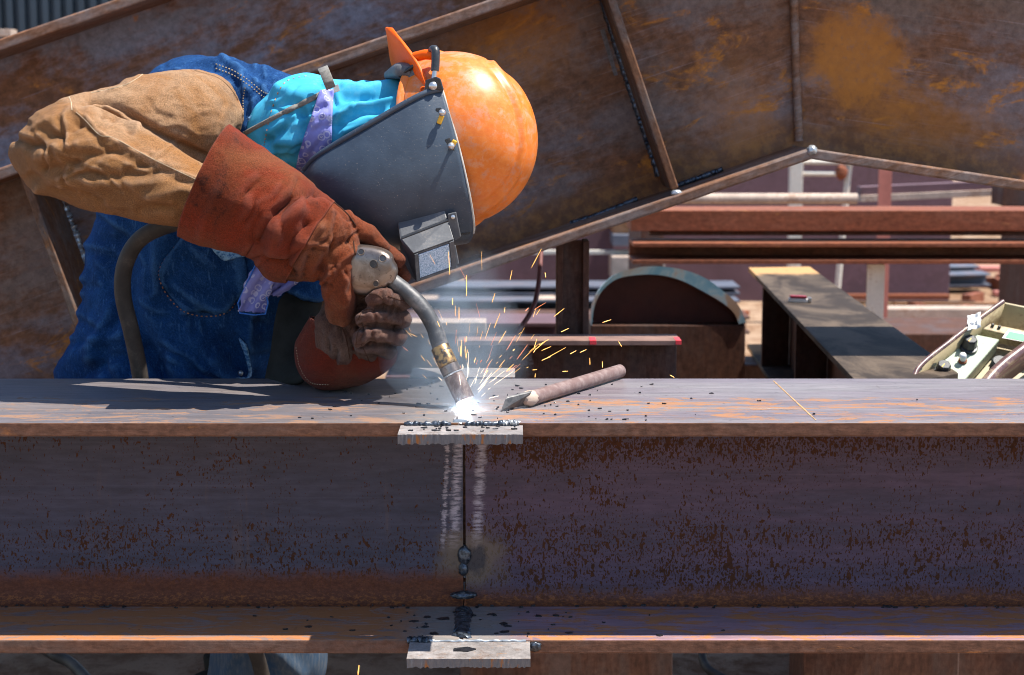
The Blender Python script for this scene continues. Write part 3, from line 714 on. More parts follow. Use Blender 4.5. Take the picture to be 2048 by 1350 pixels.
for s in (.2, .55):
    a = mid(fl, nl2, s); c = mid(mid(fl, fr, .41), mid(nl2, nr2, .41), s)
    mb = MB(); mb.prism([a + tk * 1.1, c + tk * 1.1, c + Vector((0, 0, -H)), a + Vector((0, 0, -H))], (0, .012, 0)); mb.build('stiffener', MT['dark_rust'], dg, None, .002)
for i, (s, lb) in enumerate(((.12, 'far steel block under the oil stained beam'), (.92, 'near steel block under the oil stained beam'))):
    c = mid(mid(fl, fr, .5), mid(nl2, nr2, .5), s); t = thing('support_block', lb, 'steel block', (c.x, c.y, -.06), 'blocks under the oil stained beam')
    mb = MB(); mb.box((c.x - .19, c.y - .09, -.06), (c.x + .13, c.y + .09, DZ - H - .0145)); mb.build('block', MT['dark_rust'], t, None, .004)
# lighter on the beam
lt = thing('lighter', 'red and white plastic lighter lying on the oil stained beam', 'lighter', Xz(1600, 604, DZ))
p = Xz(1577, 604, DZ); q = Xz(1622, 606, DZ); MT['red_plastic'] = plain('red_plastic', (.35, .03, .05), .35, 0, .05, 10, 0); MT['white_plastic'] = plain('white_plastic', (.75, .75, .74), .4, 0, .05, 10, 0)
MT['steel_bright'] = plain('bright_steel', (.55, .55, .55), .3, .8, .1, 40, .1)
d = (q - p); u = Vector((0, 0, .010))
mb = MB(); mb.obox(p + d * .42 + u * .6, d * .42, Vector((0, .009, 0)), u * .6); mb.build('body', MT['white_plastic'], lt, None, .003)
mb = MB(); mb.obox(p + d * .42 + u * 1.55, d * .36, Vector((0, .009, 0)), u * .34); mb.build('label', MT['red_plastic'], lt, None, .001)
mb = MB(); mb.obox(p + d * .93 + u * .8, d * .08, Vector((0, .008, 0)), u * .7); mb.build('metal_cap', MT['steel_bright'], lt, None, .002)
# white post, angle, bars, slabs behind
def upright(name, label, px0, px1, Y, pyt, pyb, mat, d=.05, tilt=0, kind='L', group=None):
    a, b = X(px0, 600, Y).x, X(px1, 600, Y).x; zt = X(px0, pyt, Y).z; zb_ = X(px0, pyb, Y).z if pyb else -.06
    t = thing(name, label, 'post', ((a + b) / 2, Y, zb_), group); w = b - a
    mb = MB(); mb.box((a, Y, zb_), (b, Y + .008, zt)); mb.build('face', MT[mat], t, None, .001)
    mb = MB(); mb.box((b - .008, Y + .0082, zb_), (b, Y + d, zt)); mb.build('leg_plate', MT[mat], t, None, .001)
    return t
zb2 = X(1266, 528, 3.14).z
t = upright('steel_post', 'short white chipped angle post under the dark brown channel beam', 1733, 1768, 3.20, 529, None, 'white_paint', .07)
upright('steel_post', 'steel post under the far right end of the brown beams, beyond the frame', 2200, 2240, 3.20, 529, None, 'dark_rust', .07)
upright('steel_post', 'pink primed upright post between pipe and tilted flat bar', 1750, 1776, 5.2, 318, None, 'pink_primer', .08)
stock('steel_pipe', 'pipe', 'pale weathered pipe lying just above the brown box beam', 1270, 1716, 387, 409, 5.0, .1, 'tan_steel', 'pipe', pn='pipe_wall')
o = stock('steel_bar', 'steel bar', 'long tilted bar with a pale lower edge, right of the pale pipe', 1722, 2006, 391, 404, 5.6, .1, 'tan_steel', 'box', slope=.045)
o = stock('steel_bar', 'steel bar', 'brown grey upper bar of the tilted pair, right of the pale pipe', 1722, 2006, 374, 391, 5.62, .1, 'purple_primer', 'box', slope=.045)
stock('steel_block', 'steel block', 'dark rusty block at the right edge under the girder', 2007, 2300, 372, 412, 5.3, .2, 'dark_rust', 'box')
for nm, lb, a in (('steel_stand', '', (1300, 2110)),):
    for i, px in enumerate(a):
        c = X(px, 409, 5.1); t = thing('steel_stand', ('stand under the pale pipe, behind the brown beams', 'stand under the tilted bars, beyond the right edge')[i], 'stand', (c.x, 5.3, -.06))
        mb = MB(); mb.box((c.x - .05, 4.95, -.06), (c.x + .05, 5.75, c.z - .005)); mb.build('stand_body', MT['dark_rust'], t, None, .003)
# purple stacked plates and white ladder far back
def slab(label, px0, px1, pyt, Y, mat, d=.3, name='steel_sheet', cat='steel sheet', zb=-.06, group=None, ribs=0):
    a, b = X(px0, 400, Y).x, X(px1, 400, Y).x; zt = X(px0, pyt, Y).z; t = thing(name, label, cat, ((a + b) / 2, Y, zb), group)
    mb = MB(); mb.box((a, Y, zb), (b, Y + d, zt)); mb.build('panel', MT[mat], t, None, .004)
    return t
slab('dull purple primed sheet standing behind the white ladder', 1200, 1905, 300, 8.6, 'purple_primer', .2)
slab('tall purple brown sheet stack far behind the sparks and dark post', 940, 1228, 380, 7.2, 'purple_primer', .25)
stock('steel_bar', 'steel bar', 'cream flat bar crossing behind the dark post', 1040, 1262, 501, 509, 6.9, .05, 'white_paint', 'box')
lad = thing('ladder', 'white painted ladder frame with two rails, seen below the girder kink', 'ladder', X(1645, 400, 7.4))
zt = X(1590, 300, 7.4).z
mb = MB(); a, b = X(1580, 350, 7.4).x, X(1606, 350, 7.4).x; mb.box((a, 7.4, -.06), (b, 7.45, zt)); mb.build('rail', MT['white_paint'], lad, None, .004)
p0 = X(1692, 392, 7.45); p1 = X(1700, 322, 7.45); mb = MB(); mb.tube([Vector((p0.x - .05, 7.45, -.06)), p0, X(1696, 350, 7.45), p1, X(1704, 300, 7.45)], .018, 10); mb.build('rail', MT['white_paint'], lad, 60)
for py, px in ((347, 1682), (324, 1720)):
    q0, q1 = X(1600, py, 7.43), X(px, py + 1, 7.43); mb = MB(); mb.tube([q0, q1], .014, 8); mb.build('rung', MT['white_paint'], lad, 60)
blob('rust_knob', 1683, 345, 7.42, .035, .045, .03, lad, 'weld'); lad.children[-1].data.materials[0] = MT['brown']
# far sheds and beams lying on the ground
def lay(label, px0, px1, pyt, pyb, Y, d, mat, kind='C', slope=0, name='steel_beam', cat='steel beam', group=None):
    return stock(name, cat, label, px0, px1, pyt, pyb, Y, d, mat, kind, slope, group=group)
G1 = 'beams stacked far behind the sparks'
lay('pale orange topped beam in the stack behind the sparks, topmost', 800, 1480, 573, 590, 6.3, .30, 'grey_primer', 'I', group=G1)
lay('blue grey beam under the topmost one in the stack behind the sparks', 800, 1480, 601, 628, 6.1, .34, 'grey_primer', 'I', group=G1)
lay('dusty low beam at the foot of the stack behind the sparks', 780, 1500, 634, 668, 5.7, .30, 'dark_rust', 'I', group=G1)
for i, px in enumerate((860, 1090, 1400)):
    c = X(px, 590, 6.35); t = thing('timber_packer', ('packing timber left in the far stack', 'packing timber in the middle of the far stack', 'packing timber at the right of the far stack')[i], 'timber', (c.x, 6.45, X(800, 628, 6.1).z), 'timbers between far beams')
    mb = MB(); mb.box((c.x - .05, 6.12, X(800, 601, 6.1).z + .001), (c.x + .05, 6.5, X(800, 590, 6.3).z - .001)); mb.build('timber', MT['tan_steel'], t)
lay('pinkish flanged beam behind the smoke with a light top edge', 770, 1118, 646, 760, 2.35, .22, 'purple_primer', 'I')
lay('pale loose offcut plate lying behind the smoke', 820, 972, 645, 668, 2.2, .10, 'tan_steel', 'box', name='steel_plate', cat='steel plate')
G2 = 'offcuts between the dark post and the brown beams'
stock('steel_block', 'steel offcut', 'orange topped offcut above two others, right of the dark post', 1226, 1290, 440, 466, 6.9, .3, 'orange_rust', 'box', group=G2)
stock('steel_block', 'steel offcut', 'blue grey offcut in the middle of the offcut pile, right of the dark post', 1226, 1300, 470, 492, 6.8, .3, 'grey_primer', 'box', group=G2)
stock('steel_block', 'steel offcut', 'pale pinkish offcut low in the pile, just above the blue hood', 1224, 1330, 514, 560, 6.7, .3, 'tan_steel', 'box', group=G2)
for i, (a_, b_, c_, d_, Y_, m_) in enumerate(((1640, 1900, 590, 598, 8.4, 'brown'), (1790, 2100, 606, 612, 7.9, 'orange_rust'), (1980, 2200, 560, 575, 9.4, 'dark_rust'), (1990, 2200, 583, 592, 8.8, 'pink_primer'))):
    stock('steel_bar', 'steel bar', ('thin brown bar on the sand below the grey beams', 'thin orange bar on the sand, half behind the control box', 'dark bar end lying right of the grey beams', 'reddish bar end lying low at the right edge')[i], a_, b_, c_, d_, Y_, .08, m_, 'box', group='loose bars on the sand')
rs = random.Random(8); mb = MB()
for i in range(120):
    x_, y_ = rs.uniform(-.5, 5.5), rs.uniform(3.5, 10); h_ = rs.uniform(.01, .05); a_ = rs.uniform(0, 3.1); l_ = rs.uniform(.03, .25)
    mb.obox((x_, y_, h_ - .03), (math.cos(a_) * l_, math.sin(a_) * l_, 0), (-math.sin(a_) * .03, math.cos(a_) * .03, 0), (0, 0, h_))
tag(mb.build('scrap_litter', MT['brown'], None), kind='stuff')
# dark beam with red marked edge, in front of the post
MT['dull_edge'] = plain('dull_pink_edge', (.21, .125, .10), .7, 0, .2, 20, .2, .2)
zf = X(1140, 682, .98).z
fb = thing('steel_beam', 'dark beam with two red paint marks on its light top edge, behind the chisel', 'steel beam', (X(1140, 700, .98).x, 1.0, -.06))
xa, xb = X(915, 690, .98).x, X(1362, 690, .98).x
mb = MB(); mb.prism([(xa, .98 + y, -.06 + z) for y, z in profile('C', .10, zf + .06, .010)], (xb - xa, 0, 0)); mb.build('channel', MT['dark_rust'], fb, None, .0015)
mb = MB(); mb.box((xa + .0005, .979, zf - .009), (xb - .0005, 1.0795, zf + .0008)); mb.build('top_strip', MT['dull_edge'], fb, None, .0006)
MT['red_paint'] = plain('red_paint', (.65, .04, .05), .5, 0, .1, 30, .1)
for px, w in ((1186, .007), (1357, .006)):
    c = X(px, 686, .979).x; mb = MB(); mb.box((c - w, .9780, zf - .0075), (c + w, 1.03, zf + .0016)); mb.build('paint_mark', MT['red_paint'], fb, None, .0005)
# blue hooded drum end
k = NT('blue_chipped_paint'); _a = k.noise(None, 9, 6, .65, .4)
MT['blue_paint'] = k.done(k.mix(k.rng(_a, .42, .58), (.14, .29, .37), k.mix(k.rng(_a, .50, .66), (.36, .44, .45), (.38, .23, .14))), .5, 0, k.bump(_a, .2, .002))
hood = thing('drum_hood', 'chipped blue curved hood with a dark hollow, under the brown channel beam', 'hood', X(1335, 640, 2.2))
out = [(1182, 650), (1186, 610), (1202, 575), (1232, 548), (1275, 535), (1320, 533), (1368, 540), (1410, 556), (1450, 585), (1478, 612), (1492, 645)]
inn = [(1184, 652), (1189, 613), (1205, 581), (1234, 558), (1276, 550), (1319, 550), (1360, 560), (1403, 581), (1444, 605), (1468, 626), (1478, 648)]
O = spl([X(a, b, 2.2) for a, b in out], 40); I = spl([X(a, b, 2.2) for a, b in inn], 40); dep = Vector((0, .09, -.012))
mb = MB()
for i in range(39):
    mb.add([O[i], O[i + 1], I[i + 1], I[i]], [[0, 1, 2, 3]])
    mb.add([O[i], O[i + 1], O[i + 1] + dep, O[i] + dep], [[3, 2, 1, 0]])
mb.build('rim', MT['blue_paint'], hood, 50)
mb = MB()
for i in range(39): mb.add([I[i], I[i + 1], I[i + 1] + dep, I[i] + dep], [[0, 1, 2, 3]])
mb.add([p + dep * .7 for p in I], [list(range(40))]); mb.build('hollow_lining', plain('dark_red_lining', (.10, .022, .012), .7, 0, .3, 8, .2), hood, 50)
mb = MB(); q0, q1 = O[0], O[-1]; mb.box((q0.x, 2.205, -.06), (q1.x, 2.5, q0.z)); mb.build('lower_body', MT['dark_rust'], hood, None, .004)
# right: grey beams on sand, angle, mound
stock('steel_beam', 'steel beam', 'blue grey beam lying on pale sand at the right, upper of two', 1600, 1960, 540, 553, 9.3, .28, 'grey_primer', 'I', .02)
stock('steel_beam', 'steel beam', 'blue grey beam lying on pale sand at the right, lower and longer', 1590, 1982, 556, 580, 9.0, .25, 'grey_primer', 'I', .02)
stock('steel_beam', 'steel beam', 'reddish bar crossing behind the grey beams at the far right', 1640, 2300, 532, 541, 10.4, .2, 'pink_primer', 'box', -.01)
stock('steel_angle', 'steel angle', 'dusty angle bar with dots of weld lying on the sand, left of the control box', 1768, 2100, 618, 640, 6.6, .16, 'tan_steel', 'L')
stock('steel_rod', 'steel rod', 'thin dark rod on the sand behind the dusty angle bar', 1700, 1950, 601, 605, 7.6, .03, 'dark_rust', 'pipe', pn='rod')
mud = stock('rusty_trough', 'trough', 'dark rusty trough side below the dusty angle bar', 1755, 2100, 668, 800, 3.9, .5, 'dark_rust', 'box')
# blue sheet wall far behind, upper left
wl = thing('sheet_wall', 'dark blue ribbed sheet wall in the top left corner', 'wall', X(60, 100, 7.0))
a, b = X(-420, 0, 7.0).x, X(420, 0, 7.0).x; zz0, zz1 = -.06, 3.2
mb = MB(); n = 70
for i in range(n):
    xa_, xb_ = a + (b - a) * i / n, a + (b - a) * (i + 1) / n; off = .035 if i % 2 else 0
    mb.add([(xa_, 7 + off, zz0), (xb_, 7 + off, zz0), (xb_, 7 + off, zz1), (xa_, 7 + off, zz1)], [[0, 1, 2, 3]])
    o2 = .035 - off; mb.add([(xb_, 7 + off, zz0), (xb_, 7 + o2, zz0), (xb_, 7 + o2, zz1), (xb_, 7 + off, zz1)], [[0, 1, 2, 3]])
mb.build('sheet', MT['navy_wall'], wl)
stock('steel_bar', 'steel bar', 'pale bar end in front of the blue wall, far left', -300, 22, 58, 72, 5.5, .1, 'tan_steel', 'box')

# ------------------------------------------------------------------ the welder
WXL = X(330, 1340, .78); WXL.z = -.02
def suede(name, c1, c2, dark, seed=0.0, worn=.5, warm=None, panel=None):
    k = NT(name); a = k.noise(k.map((1, 1, 1), (0, 0, 0), (seed, seed, seed)), 9, 5, .6, .6); b = k.noise(None, 60, 6, .75); f = k.noise(None, 520, 4, .8)
    c = k.mix(k.rng(a, .34, .66), c1, c2)
    c = k.mix(k.m('MULTIPLY', k.rng(k.m('ADD', k.m('MULTIPLY', a, .45), k.m('MULTIPLY', b, .55)), .53, .66), worn), c, dark)
    if warm: c = k.mix(k.rng(k.noise(k.map((1, 1, 1), (0, 0, 0), (7, seed, 2)), 7, 4, .6, .8), .48, .66, 0, .8), c, warm)
    if panel:
        p, q, pc = panel; L = math.hypot(q.x - p.x, q.z - p.z); x, y, z = k.xyz()
        sd_ = k.m('ADD', k.m('MULTIPLY', k.m('SUBTRACT', x, p.x), (q.z - p.z) / L), k.m('MULTIPLY', k.m('SUBTRACT', z, p.z), -(q.x - p.x) / L))
        c = k.mix(k.rng(k.m('ADD', sd_, k.m('MULTIPLY', k.m('SUBTRACT', b, .5), .03)), -.004, .006, 0, .85), c, k.mix(k.rng(a, .35, .65), pc, tuple(t * .75 for t in pc)))
    c = k.mix(1.0, c, k.ramp(f, [(.30, .45), (.5, 1.0), (.70, 1.65)]), 'MULTIPLY')
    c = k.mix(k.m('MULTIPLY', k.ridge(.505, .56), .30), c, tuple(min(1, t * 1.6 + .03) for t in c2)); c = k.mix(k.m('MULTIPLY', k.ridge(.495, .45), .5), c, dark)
    return k.done(c, .92, 0, k.bump(k.m('ADD', f, k.m('MULTIPLY', b, 2.2)), .8, .0022), .08, Sheen_Weight=.06, Sheen_Roughness=.5)
MT['tan'] = suede('tan_suede', (.25, .125, .055), (.32, .195, .110), (.15, .070, .030), 1.1, .65, (.26, .115, .036), (X(152, 226, .25) - WXL, X(398, 364, .25) - WXL, (.225, .105, .038)))
MT['red_suede'] = suede('red_suede', (.165, .024, .008), (.11, .024, .010), (.030, .011, .008), 3.0, .9, (.15, .048, .018))
MT['shaded_red_suede'] = suede('red_suede_in_shade', (.13, .018, .008), (.10, .022, .012), (.03, .012, .009), 8.0, .8, (.12, .035, .016))  # far cuff: red suede darkened, its shade put into the colour
MT['shaded_hand'] = suede('glove_suede_in_shade', (.095, .042, .029), (.070, .042, .036), (.020, .014, .012), 9.0, .95, (.13, .085, .066))  # far hand: shade mixed into the suede colour, with sooty grey
MT['hand_suede'] = suede('worn_glove_suede', (.155, .036, .013), (.105, .034, .017), (.025, .012, .009), 5.0, .9, (.165, .060, .027))
k = NT('denim'); _v = k.map((1, 1, 1), (0, R(38), 0)); _w = k.noise(k.map((1, 1, .08), (0, 0, 0), (0, 0, 0), _v), 1500, 2, .6); _a = k.noise(None, 13, 5, .6, .6); _b = k.noise(k.map((1, 1, .18)), 190, 3, .6)
_c = k.mix(k.rng(_a, .32, .68), (.003, .021, .082), (.008, .044, .145)); _c = k.mix(k.rng(_w, .42, .66, 0, .5), _c, (.03, .095, .23)); _c = k.mix(k.rng(_b, .56, .74, 0, .35), _c, (.08, .19, .36))
_c = k.mix(k.m('MULTIPLY', k.ridge(.504, .55), .26), _c, (.08, .21, .42)); _c = k.mix(1.0, _c, k.ramp(k.noise(None, 300, 5, .8), [(.3, .6), (.5, 1.0), (.7, 1.45)]), 'MULTIPLY')
MT['denim'] = k.done(_c, .9, 0, k.bump(k.m('ADD', _w, _b), .5, .0016), .08)
k = NT('faded_denim_hem'); _w = k.noise(None, 150, 4, .7); MT['denim_hem'] = k.done(k.mix(k.rng(_w, .36, .62), (.02, .10, .27), (.22, .40, .60)), .9, 0, k.bump(_w, .6, .0012), .15)
k = NT('dark_jeans'); _w = k.noise(k.map((1, 1, .2)), 160, 3, .6); _a = k.noise(None, 8, 5, .6); _c = k.mix(k.rng(_a, .35, .65), (.040, .075, .13), (.075, .095, .12)); _c = k.mix(k.rng(_a, .52, .64, 0, .7), _c, (.02, .07, .16))
MT['jeans'] = k.done(k.mix(k.rng(_w, .4, .7, 0, .4), _c, (.15, .16, .17)), .9, 0, k.bump(_w, .3, .001), .15)
MT['cyan'] = plain('cyan_cotton', (.05, .36, .55), .85, 0, .12, 16, .15, .1, (.14, .46, .60), .4)
k = NT('bandana_print'); _a = k.noise(None, 14, 4, .6, .5); _v = k.voro(k.map((1, 1, 1), (0, 0, 0), (.3, 0, .1)), 62, 'F1', 1); _v2 = k.voro(None, 110, 'DISTANCE_TO_EDGE', 1)
_c = k.mix(k.rng(_a, .35, .65), (.115, .13, .40), (.24, .25, .56)); _ring = k.m('MULTIPLY', k.rng(_v, .24, .30), k.rng(_v, .44, .36)); _c = k.mix(k.m('MULTIPLY', _ring, .55), _c, (.62, .62, .74))
_c = k.mix(k.m('MULTIPLY', k.m('MULTIPLY', k.rng(_v2, .10, .04), k.rng(_v, .18, .12)), .8), _c, (.62, .62, .74))
MT['bandana'] = k.done(_c, .85, 0, k.bump(k.noise(None, 300, 3), .3, .0008), .2)
MT['olive'] = plain('dark_olive_cloth', (.020, .020, .018), .9, 0, .3, 20, .3, .1)
MT['grey_strap'] = plain('grey_webbing', (.20, .19, .17), .8, 0, .2, 180, .5, .2)
MT['thread_tan'] = plain('tan_thread', (.50, .36, .20), .8, 0, .2, 200, .1, .2)
MT['thread_pale'] = plain('pale_thread', (.42, .33, .22), .8, 0, .2, 200, .1, .2)
MT['thread_orange'] = plain('orange_thread', (.42, .20, .10), .8, 0, .2, 200, .1, .2)
MT['thread_dark'] = plain('dark_seam', (.06, .03, .02), .9, 0, .2, 200, .1, .1)
MT['skin'] = plain('skin', (.36, .20, .13), .5, 0, .1, 40, .1, .4)

wx = thing('person', 'bending welder in blue denim and tan leather sleeve, wearing an orange hard hat and shield', 'person', X(330, 1340, .78))
wx.location.z = -.02
# body: one continuous skinned figure inside the clothes
def body():
    J = {'pel': X(330, 985, .80), 'spi': X(350, 700, .78), 'che': X(430, 400, .72), 'nec': X(560, 250, .56), 'hed': X(700, 250, .45), 'crn': X(880, 270, .40), 'fac': X(800, 345, .42),
         'shR': X(425, 250, .56), 'elR': X(100, 300, .36), 'wrR': X(560, 430, .20), 'haR': X(660, 500, .18),
         'shL': X(600, 420, .84), 'elL': X(585, 660, .62), 'wrL': X(660, 690, .34), 'haL': X(730, 650, .24),
         'hiR': X(300, 1010, .74), 'knR': X(585, 1325, .72), 'anR': Vector((X(450, 1340, .78).x, .78, .03)),
         'hiL': X(300, 1010, .92), 'knL': X(520, 1300, .96), 'anL': Vector((X(480, 1340, .95).x, .93, .03))}
    J['toR'] = J['anR'] + Vector((.16, -.03, -.03)); J['toL'] = J['anL'] + Vector((.16, 0, -.03))
    rad = dict(pel=.12, spi=.11, che=.125, nec=.055, hed=.07, crn=.075, fac=.055, shR=.06, elR=.042, wrR=.032, haR=.028, shL=.05, elL=.02, wrL=.016, haL=.02,
               hiR=.085, knR=.058, anR=.04, toR=.032, hiL=.085, knL=.058, anL=.04, toL=.032)
    E = [('pel', 'spi'), ('spi', 'che'), ('che', 'nec'), ('nec', 'hed'), ('hed', 'crn'), ('hed', 'fac'), ('che', 'shR'), ('shR', 'elR'), ('elR', 'wrR'), ('wrR', 'haR'), ('che', 'shL'), ('shL', 'elL'), ('elL', 'wrL'), ('wrL', 'haL'),
         ('pel', 'hiR'), ('hiR', 'knR'), ('knR', 'anR'), ('anR', 'toR'), ('pel', 'hiL'), ('hiL', 'knL'), ('knL', 'anL'), ('anL', 'toL')]
    nm = list(J); off = parent_loc(wx); me = bpy.data.meshes.new('body'); me.from_pydata([tuple(J[n] - off) for n in nm], [(nm.index(a), nm.index(b)) for a, b in E], [])
    o = bpy.data.objects.new('body', me); COL.objects.link(o); sm = o.modifiers.new('skin', 'SKIN'); sm.branch_smoothing = .5
    for i, n in enumerate(nm): me.skin_vertices[0].data[i].radius = (rad[n] * .85, rad[n] * .85); me.skin_vertices[0].data[i].use_root = (n == 'pel')
    sb = o.modifiers.new('sub', 'SUBSURF'); sb.levels = 2; sb.render_levels = 2
    dg = bpy.context.evaluated_depsgraph_get(); m2 = bpy.data.meshes.new_from_object(o.evaluated_get(dg)); bpy.data.objects.remove(o)
    m2.name = 'body'; m2.materials.clear(); m2.materials.append(MT['skin']); m2.shade_smooth(); b = bpy.data.objects.new('body', m2); COL.objects.link(b); b.parent = wx
    return J
J = body()
# denim jacket
mb = MB()
loft(mb, [(628, 172, 612, 330, .52, .10), (545, 135, 585, 430, .58, .155), (430, 113, 600, 540, .64, .19), (318, 133, 618, 620, .69, .205), (232, 300, 600, 690, .71, .205),
          (186, 500, 575, 745, .72, .20), (168, 640, 560, 800, .73, .20), (120, 765, 550, 870, .75, .20), (95, 860, 545, 930, .77, .205), (100, 950, 540, 1020, .79, .21)], 36, 60, True, 0, .85)
loft(mb, [(470, 160, 520, 330, .62, .10), (390, 150, 440, 330, .55, .095), (300, 170, 330, 330, .50, .085)], 24, 20)          # near shoulder under the leather
loft(mb, [(600, 215, 650, 330, .62, .09), (650, 205, 740, 320, .68, .09), (640, 330, 760, 400, .70, .085), (600, 460, 715, 500, .60, .08), (560, 555, 650, 600, .50, .06)], 24, 30)   # far arm
jk_strokes = [
    ([(330, 470), (300, 600), (350, 720), (380, 800)], 26, .012), ([(250, 480), (270, 640), (330, 760)], 20, -.012),
    ([(400, 640), (470, 720), (520, 790)], 20, -.018), ([(360, 640), (430, 730), (470, 790)], 20, .014), ([(330, 560), (360, 640), (420, 700)], 14, -.010),
    ([(190, 500), (215, 620), (180, 720)], 16, .010), ([(230, 480), (215, 560), (240, 640)], 14, -.010), ([(120, 745), (180, 690), (240, 670)], 14, .010), ([(150, 765), (230, 715), (270, 740)], 12, -.010),
    ([(440, 118), (500, 150), (545, 200)], 7, .006), ([(330, 130), (400, 128), (470, 160)], 8, -.005), ([(500, 150), (560, 165), (600, 150)], 8, -.006), ([(495, 190), (500, 240), (520, 250)], 8, -.006),
    ([(480, 150), (500, 200), (498, 260)], 10, .006), ([(290, 700), (330, 760)], 12, -.010), ([(520, 560), (500, 650), (500, 760)], 10, .008)]
jk_strokes += creases(26, 320, 620, 200, 140, -55, 22, 120, 8, .0050, 8) + creases(14, 470, 160, 110, 40, -25, 35, 60, 6, .0030, 9) + creases(8, 180, 640, 60, 120, 80, 15, 110, 8, .005, 10)
jacket = organic('denim_jacket', mb, MT['denim'], wx, .0042, 4, jk_strokes, [(.008, (9, 9, 5), 3.1), (.0055, (24, 18, 10), 8.0), (.0022, (60, 50, 40), 1.0)])
bj = bvh_of(jacket)
mb = MB()
seam(mb, bj, [(367, 470), (318, 548), (366, 622), (452, 626), (492, 560)], .0011, .001, 120, 3)
tag(mb.build('pocket_stitching', MT['thread_orange'], wx, 60), kind='stuff')
mb = MB()
for dx in (0, 9): seam(mb, bj, [(432, 128 + dx), (468, 142 + dx), (500, 163 + dx), (528, 185 + dx), (550, 188 + dx)], .0010, .001, 70, 3)
seam(mb, bj, [(490, 175), (486, 200), (487, 225)], .001, .001, 30, 3)
tag(mb.build('shoulder_stitching', MT['thread_tan'], wx, 60), kind='stuff')
# pocket patch proud of the chest
def surf_patch(name, poly_a, poly_b, bv, lift, mat, parent, n=24, m=14, th=.002, rag=0.0, wav=0.0):
    """a cloth strip between two photo lines, laid on what lies below it"""
    A, B = catmull(poly_a, n), catmull(poly_b, n); rs = random.Random(n + m); g = []; last = None
    for i in range(n):
        row = []
        for j in range(m):
            p = A[i] + (B[i] - A[i]) * j / (m - 1)
            q = on_surf(bv, p[0] + rs.uniform(-rag, rag), p[1] + rs.uniform(-rag, rag), lift + wav * math.sin(j * 1.3 + i * .7))
            if q is None: q = last if last is not None else X(p[0], p[1], .4)
            last = q; row.append(q)
        g.append(row)
    mb = MB(); mb.add([q for r_ in g for q in r_], [[i * m + j, i * m + j + 1, (i + 1) * m + j + 1, (i + 1) * m + j] for i in range(n - 1) for j in range(m - 1)])
    o = mb.build(name, mat, parent, 180); s = o.modifiers.new('s', 'SOLIDIFY'); s.thickness = th; s.offset = 0
    return o
surf_patch('pocket', [(367, 468), (318, 548), (366, 622)], [(470, 440), (494, 560), (454, 626)], bj, .004, MT['denim'], wx, 20, 14, .003)
surf_patch('collar_band', [(494, 238), (540, 205), (572, 165), (592, 142), (640, 133)], [(520, 262), (560, 222), (590, 178), (606, 152), (645, 145)], bj, .012, MT['denim_hem'], wx, 30, 6, .006)
surf_patch('pocket_flap', [(413, 481), (430, 505), (448, 522)], [(455, 480), (480, 494), (508, 508)], bj, .008, MT['denim_hem'], wx, 14, 8, .003)
surf_patch('front_placket', [(478, 676), (492, 715), (496, 752), (470, 756)], [(492, 690), (500, 720), (502, 750), (488, 758)], bj, .008, MT['denim_hem'], wx, 20, 5, .004)
def button(px, py, bv, r, parent, mat='steel_bright'):
    q = on_surf(bv, px, py, .002)
    if q is None: return
    mb = MB(); d = (CAM - q).normalized(); mb.lathe(q - d * .002, d, [(0, r), (.003, r), (.005, r * .6), (.0055, r * .1)], 16); mb.build('button', MT[mat], parent, 40)
button(450, 500, bj, .0085, wx); button(487, 690, bj, .005, wx); button(481, 746, bj, .005, wx)
# trousers and boots
mb = MB()
loft(mb, [(90, 930, 540, 990, .80, .20), (150, 1010, 560, 1090, .79, .19), (260, 1080, 620, 1180, .76, .14), (370, 1180, 650, 1250, .73, .10), (415, 1260, 655, 1300, .72, .085), (416, 1330, 648, 1360, .73, .08),
          (400, 1420, 600, 1460, .76, .07), (400, 1560, 530, 1590, .78, .065)], 30, 50)
loft(mb, [(100, 950, 520, 1000, .90, .16), (260, 1080, 560, 1150, .94, .12), (430, 1230, 600, 1270, .96, .085), (440, 1340, 580, 1380, .96, .075), (420, 1480, 540, 1500, .96, .065)], 26, 40)
organic('trousers', mb, MT['jeans'], wx, .006, 4, [([(520, 1305), (540, 1350)], 12, -.010), ([(560, 1310), (600, 1350)], 14, .008), ([(470, 1300), (450, 1350)], 12, .008)], [(.006, (11, 11, 7), 6.2), (.002, (40, 40, 30), 2.2)])
for j0, j1, s in (('anR', 'toR', 0), ('anL', 'toL', 1)):
    a, b = J[j0], J[j1]; mb = MB()
    mb.tube([a + Vector((-.02, 0, .10)), a + Vector((-.01, 0, .04)), a + Vector((0, 0, .02))], [.055, .06, .065], 18)
    mb.tube([a + Vector((-.06, 0, -.035)), a + Vector((0, 0, -.02)), (a + b) / 2 + Vector((0, 0, -.02)), b + Vector((.05, 0, -.02)), b + Vector((.09, 0, -.025))], [.03, .05, .046, .045, .025], 18)
    organic('boot', mb, MT['olive'], wx, .006, 4)
